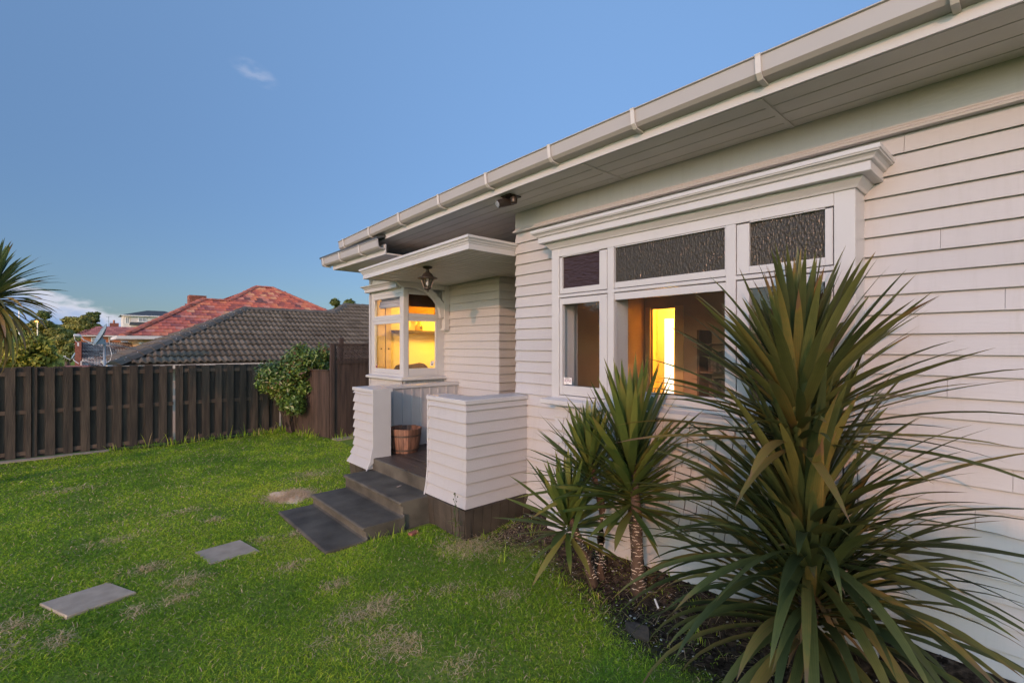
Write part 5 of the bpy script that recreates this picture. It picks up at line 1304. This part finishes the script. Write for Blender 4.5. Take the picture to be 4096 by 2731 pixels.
# shelves in the dark main room
bs = thing('bookcase', 'dark wooden bookcase with books against the back wall of the main room', 'bookcase', (6.0, 2.4, .45))
m_ = MB(); m_.box(5.85, 6.19, 2.1, 2.13, .45, 2.2); m_.box(5.85, 6.19, 3.0, 3.03, .45, 2.2)
m_.build('side_panel', M_wood, bs)
for z in (.5, .9, 1.3, 1.65, 2.0): MB().box(5.86, 6.18, 2.13, 3.0, z, z+.025).build('shelf', M_wood, bs)
for z in (1.325, 1.675):
    y = 2.15
    while y < 2.9:
        w_ = random.uniform(.02, .045); MB().box(5.92, 6.15, y, y+w_-.002, z, z+random.uniform(.18,.27)).build('book', M_books, bs); y += w_

# ================================================================== garden litter and weeds
def litter(x, y, ln, wd, m, name, label, cat, group=None, curl=.3, seed=0):
    g = random.Random(seed); a = g.uniform(0, 6.28); z = float(gh(x, y))+.012; c, s = math.cos(a), math.sin(a); vs = []
    for i in range(6):
        t = i/5; w_ = wd*math.sin(math.pi*(.12+.8*t))*.5; px = (t-.5)*ln; h_ = curl*ln*(t-.5)**2*1.5+.004
        for q in (-1, 0, 1): vs.append((x+px*c-q*w_*s, y+px*s+q*w_*c, z+h_+(abs(q)*wd*.15)))
    o = MB().add(vs, [(i*3+q, i*3+q+1, i*3+4+q, i*3+3+q) for i in range(5) for q in range(2)]).build(name, m, None, smooth=True, fixn=False)
    md = o.modifiers.new('thickness', 'SOLIDIFY'); md.thickness = .002
    return tag(o, label, cat, group)
M_dry = mat('dry_leaf', (.30, .24, .19), .8, .2, 30)
litter(3.23, 1.79, .13, .045, M_dry, 'fallen_leaf', 'large pale dry leaf lying at the lawn edge left of the cordyline', 'leaf', seed=3)
litter(3.31, 2.10, .11, .035, M_dry, 'fallen_leaf', 'curled pinkish dry leaf against the foot of the tallest yucca', 'leaf', seed=6)
litter(2.955-.0, 4.42, .04, .03, M_dry, 'fallen_leaf', 'tiny dry leaf on the ground by the dark base boards', 'leaf', seed=9)
o = MB().bar((2.80,5.22,.311), (2.86,5.24,.313), .028, .006).build('fallen_leaf', M_dry); tag(o, 'small dry leaf lying on the top concrete tread', 'leaf')
o = MB().bar((3.15,1.93,.075), (3.20,1.99,.10), .012, .008).build('plant_tag', M_bright); tag(o, 'thin white plastic plant tag lying in the bed', 'plant tag')
rk = bmesh.new(); bmesh.ops.create_icosphere(rk, subdivisions=2, radius=1)
for v in rk.verts:
    n = Vector(v.co); v.co = Vector((n.x*.055, n.y*.10, n.z*.055))*(1+.25*math.sin(n.x*7+n.y*5)*math.cos(n.z*6+n.y*4))+Vector((2.86,1.90,.03))
me = bpy.data.meshes.new('rock'); rk.to_mesh(me); rk.free(); me.materials.append(M_rock); o = link('rock', me); tag(o, 'small black stump of rock in the grass near the yuccas', 'rock')
o = MB().obox((2.60,4.50,0), (1,.3), (-.3,1), .055, .03, -.02, .035).build('brick_fragment', M_brick2, bevel=.006); tag(o, 'broken red brick piece in the grass beside the steps', 'brick')
# stemmed weed by the pillar corner
wd = thing('weed', 'tall thin flowering weed standing in front of the porch half wall', 'weed', (2.80, 4.03, 0)); g = random.Random(8); m_ = MB(); lf = []
wx, wy = 2.80, 4.02
m_.tube([(wx,wy,0),(wx+.01,wy,.18),(wx-.003,wy+.005,.34),(wx+.005,wy,.50)], [.005,.004,.003,.002], 5)
for i in range(9):
    z = .28+.025*i; a = g.uniform(0, 6.28); m_.tube([(wx,wy,z),(wx+.03*math.cos(a),wy+.03*math.sin(a),z+.035)], .0018, 4)
    m_.lathe([(0,0),(.006,.004),(.006,.012),(0,.018)], (wx+.03*math.cos(a), wy+.03*math.sin(a), z+.03), 6)
m_.build('stem', M_leafY, wd)
for i in range(16): leaf_obj('leaf', wd, M_leafY, (wx, wy, g.uniform(.02,.24)), g.uniform(0,6.28), R(g.uniform(10,60)), g.uniform(.06,.12), .014, .8, g.random(), segs=4, tone=.42)

# pale chips and shell scattered on the soil
V = []; F_ = []
g = np.random.default_rng(77)
for i in range(420):
    y = g.uniform(.6, 3.95); x = g.uniform(2.75, 3.7)
    if x > 3.58 and y < 3.4: continue
    z = float(gh(x, y))+.004; q = g.uniform(.003, .011)*(1.7 if g.random() < .12 else 1); a = g.uniform(0, 6.28); b = len(V)
    for k in range(4): V.append((x+q*math.cos(a+k*1.57)*g.uniform(.6,1.2), y+q*math.sin(a+k*1.57)*g.uniform(.4,1), z+g.uniform(0,.006)))
    V.append((x, y, z+q*.7)); F_ += [(b+k, b+(k+1)%4, b+4) for k in range(4)]
o = np_mesh('shell_chips', V, F_, M_chip); tag(o, kind='stuff')
# soil clods and bark litter
V = []; F_ = []
for i in range(2600):
    y = g.uniform(.4, 4.0); x = g.uniform(2.72, 3.75)
    if float(bedmask(np.float64(x), np.float64(y))) < g.random(): continue
    z = float(gh(x, y)); q = g.uniform(.006, .028); b = len(V)
    for k in range(6):
        u = g.normal(size=3); u /= np.linalg.norm(u); V.append((x+u[0]*q, y+u[1]*q, z+u[2]*q*.6))
    F_ += [(b,b+1,b+2),(b,b+2,b+3),(b,b+3,b+4),(b+5,b+1,b+2),(b+5,b+2,b+3),(b+5,b+3,b+4),(b,b+1,b+4),(b+5,b+1,b+4)]
o = np_mesh('soil_clods', V, F_, M_soil); tag(o, kind='stuff')

# ================================================================== the lawn grass
STRAW = [(2.03,6.73,.28,.26,.95),(.43,5.37,.16,.10,.7),(.65,4.86,.16,.12,.75),(.54,4.59,.14,.07,.75),(1.62,3.42,.30,.16,.75),(1.52,3.05,.20,.15,.55),(1.58,2.85,.18,.14,.8),(-.39,4.92,.18,.12,.7),(-.14,4.50,.10,.14,.7),(-.45,4.55,.15,.2,.5),
         (.28,4.58,.07,.12,.7),(1.36,5.42,.10,.07,.75),(1.68,5.36,.10,.10,.7),(1.57,3.99,.14,.09,.6),(1.39,4.57,.16,.08,.6),(2.2,3.3,.18,.1,.5),(1.2,3.25,.12,.08,.5),(.9,6.9,.25,.12,.35),(.2,6.4,.3,.12,.35),(2.85,3.9,.3,.25,.6),(1.75,2.45,.2,.12,.5),(2.5,2.9,.15,.1,.5),(-.2,9.0,.4,.2,.25),(1.1,6.35,.12,.08,.55),(2.6,7.6,.35,.3,.3)]
def straw(x, y):
    s = np.zeros_like(x)
    for cx_, cy_, rx_, ry_, k_ in STRAW:
        d = ((x-cx_)/rx_)**2+((y-cy_)/ry_)**2; s = np.maximum(s, k_*np.exp(-d*1.1))
    return s
def vnoise(x, y, sc, seed):
    g = np.random.default_rng(seed); T = g.random((64, 64)); X = x*sc % 64; Y = y*sc % 64; i = X.astype(int); j = Y.astype(int); fx = X-i; fy = Y-j; fx = fx*fx*(3-2*fx); fy = fy*fy*(3-2*fy)
    a = T[i % 64, j % 64]; b = T[(i+1) % 64, j % 64]; c = T[i % 64, (j+1) % 64]; d = T[(i+1) % 64, (j+1) % 64]
    return a*(1-fx)*(1-fy)+b*fx*(1-fy)+c*(1-fx)*fy+d*fx*fy
def grass(n, x0, x1, y0, y1, seed, hmul=1., keep=None, dens=None):
    g = np.random.default_rng(seed); x = g.uniform(x0, x1, n); y = g.uniform(y0, y1, n)
    dist = np.hypot(x, y)
    p = np.ones(n)
    p *= np.clip((4.4/np.maximum(dist, 2.5))**1.15, .22, 1)
    p *= (1-.93*bedmask(x, y))
    st = straw(x, y)+.10*(vnoise(x, y, 1.7, 5)-.45)
    patch = vnoise(x, y, 2.6, 6)
    p *= np.clip(.55+.75*patch, 0, 1)*(1-.85*np.clip(st, 0, 1)**1.5)
    # things that stand on the lawn
    def rect(a, b, c, d): return (x > a) & (x < b) & (y > c) & (y < d)
    bad = rect(1.72, 3.9, 4.62, 6.15) | rect(2.11, 3.9, 4.62, 6.19) | rect(2.92, 9, 3.99, 6.95) | ((x > 3.80) & (y > 6.9) & (y < 9.0)) | ((x > 3.60) & (y < 6)) | (y > 11.82) | ((y > 10.3) & (x > 3.5+(12-y)*.27-.03))
    for q in ([(-.262,5.187),(.149,5.272),(.31,4.917),(-.098,4.806)], [(.789,5.488),(1.19,5.529),(1.269,5.114),(.855,5.095)]):
        ins = np.ones(n, bool)
        for i in range(4):
            (ax, ay), (bx_, by_) = q[i], q[(i+1) % 4]; ins &= ((bx_-ax)*(y-ay)-(by_-ay)*(x-ax)) < -.004
        bad |= ins
    ok = (g.random(n) < p) & ~bad
    x, y, st, dist, patch = x[ok], y[ok], st[ok], dist[ok], patch[ok]; m = len(x)
    z = gh(x, y)-.004
    wide = np.clip(dist/3.6, 1, 2.8)
    h = (.014+.017*g.random(m))*hmul*(.75+.5*vnoise(x, y, 5, 9))*(1-.25*np.clip(st, 0, 1)); tall = g.random(m) < .015; h = np.where(tall, h*1.8, h)
    w = (.0016+.0014*g.random(m))*wide
    a = g.uniform(0, 2*np.pi, m); la = g.uniform(0, 2*np.pi, m); lean = np.where(st > .35, 1.0+1.0*g.random(m), .7+1.3*g.random(m))
    dx, dy = np.cos(a)*w, np.sin(a)*w; lx_, ly_ = np.cos(la)*lean*h, np.sin(la)*lean*h
    P0_ = np.stack([x-dx, y-dy, z], 1); P1_ = np.stack([x+dx, y+dy, z], 1)
    M0 = np.stack([x-dx*.8+lx_*.38, y-dy*.8+ly_*.38, z+h*.62], 1); M1 = np.stack([x+dx*.8+lx_*.38, y+dy*.8+ly_*.38, z+h*.62], 1)
    T_ = np.stack([x+lx_, y+ly_, z+h*(1-.12*lean)], 1)
    V = np.stack([P0_, P1_, M1, M0, T_], 1).reshape(-1, 3); i = np.arange(m)*5
    F_ = np.concatenate([np.stack([i, i+1, i+2], 1), np.stack([i, i+2, i+3], 1), np.stack([i+3, i+2, i+4], 1)])
    big = vnoise(x, y, .55, 12)
    tn = .33+.36*(big-.5)+.36*(patch-.5)+.50*(g.random(m)-.5)
    isst = g.random(m) < np.clip(st*1.05+.06, 0, .95)
    tn = np.where(isst, .76+.24*g.random(m), np.clip(tn, 0, .66))
    t5 = np.repeat(tn, 5); t5[0::5] -= .08; t5[1::5] -= .08; t5[4::5] += .04
    o = np_mesh('grass', V, F_, M_grass, None, np.clip(t5, 0, 1)); tag(o, kind='stuff')
    return m
grass(330000, -1.6, 3.62, 1.1, 6.3, 301)
grass(240000, -2.2, 3.95, 6.3, 11.85, 302, hmul=1.15)
# long tufts along walls and fences
TUF = [(2.75,4.02),(2.62,4.2),(2.50,4.55),(2.35,4.57),(2.85,3.95),(2.2,4.56),(3.1,3.9),(2.68,4.45),(3.52,3.05),(3.52,2.85),(3.58,2.05),(3.56,2.2),(3.55,2.42),(3.35,1.75),(3.1,1.6),(3.0,2.4),(2.95,2.75),(3.05,3.1),(2.9,3.4),(3.4,3.5)] 
TUF += [(2.9+.06*i, 11.75+.03*math.sin(i)) for i in range(10)] + [(3.55+.03*i, 11.2-.10*i) for i in range(7)] + [(3.95+.1*i, 10.05) for i in range(9)]
TUF += [(x, 11.80) for x in np.arange(.4, 2.9, .16)]
gV = []; gF = []; gT = []; g = random.Random(19)
for i, (x, y) in enumerate(TUF):
    far = y > 8
    for k in range(g.randint(8, 16)):
        px = x+g.gauss(0, .035); py = y+g.gauss(0, .03); L_ = g.uniform(.06, .15)*(1.25 if far else .8)*(2.0 if g.random() < .08 else 1)
        if py > 11.92: continue
        vs, fs, tn = strap_leaf((px, py, float(gh(px, py))-.005), g.uniform(0, 6.28), R(g.uniform(55, 88)), L_, .0045 if not far else .009, g.uniform(.2, 1.0), g.random(), segs=4, tone=0)
        b = len(gV); gV += [tuple(v) for v in vs]; gF += [tuple(q+b for q in f) for f in fs]; t = g.uniform(.15, .62) if g.random() > .15 else .8; gT += [t]*len(vs)
o = np_mesh('long_grass', gV, gF, M_grass, None, gT); tag(o, kind='stuff')
# thatch of old clippings left of the steps
M_thatch = mat('dry_thatch', (.55, .42, .29), .95, .3, 40, .9, 90, col2=(.85, .69, .50))
tv = [(2.06, 6.74, .020)]; nn = 40; tf = []
for r_ in (.5, 1.0):
    for k in range(nn):
        a = 6.2832*k/nn; w_ = r_*(1+.16*math.sin(3*a+1)+.10*math.sin(7*a)+.06*random.uniform(-1,1)); px, py = 2.05+.25*w_*math.cos(a), 6.74+.33*w_*math.sin(a)
        px = min(px, 2.095 if py < 6.17 else 9); tv.append((px, py, (.022 if r_ < 1 else -.004)+random.uniform(0,.006)))
for k in range(nn): tf += [(0, 1+k, 1+(k+1)%nn), (1+k, 1+nn+k, 1+nn+(k+1)%nn), (1+k, 1+nn+(k+1)%nn, 1+(k+1)%nn)]
tag(MB().add(tv, tf).build('dry_thatch', M_thatch, None, smooth=True, fixn=False), kind='stuff')
# dry straw lying in the bed by the pillar and around the trunks
gV = []; gF = []; gT = []
for k in range(900):
    if k < 420: px, py = g.gauss(3.15, .28), g.gauss(3.72, .17)
    else: px, py = g.uniform(2.8, 3.55), g.uniform(.9, 3.9)
    if px > 3.56 or py > 3.98: continue
    L_ = g.uniform(.04, .13); vs, fs, tn = strap_leaf((px, py, float(gh(px, py))+g.uniform(.002,.02)), g.uniform(0, 6.28), R(g.uniform(-8, 25)), L_, .003, .4, g.random(), segs=3, tone=0)
    b = len(gV); gV += [tuple(v) for v in vs]; gF += [tuple(q+b for q in f) for f in fs]; gT += [g.uniform(.76, .98)]*len(vs)
for cx_, cy_, rx_, ry_, k_ in STRAW:
    nn = int(9500*rx_*ry_*k_**2*(3.0 if k_ > .9 else 1.0)*(1.6 if cy_ > 6 else 1.0))
    for k in range(nn):
        px, py = cx_+g.gauss(0, .42)*rx_, cy_+g.gauss(0, .42)*ry_
        if 1.70 < px < 2.98 and 4.6 < py < 6.17: continue
        if px > 2.95 and py > 3.98: continue
        L_ = g.uniform(.03, .08); vs, fs, tn = strap_leaf((px, py, float(gh(px, py))+g.uniform(.008,.032)), g.uniform(0, 6.28), R(g.uniform(-12, 35)), L_, .0035*max(1, math.hypot(px, py)/4), .5, g.random(), segs=2, tone=0)
        b = len(gV); gV += [tuple(v) for v in vs]; gF += [tuple(q+b for q in f) for f in fs]; gT += [g.uniform(.80, 1.0)]*len(vs)
o = np_mesh('dry_straw', gV, gF, M_grass, None, gT); tag(o, kind='stuff')
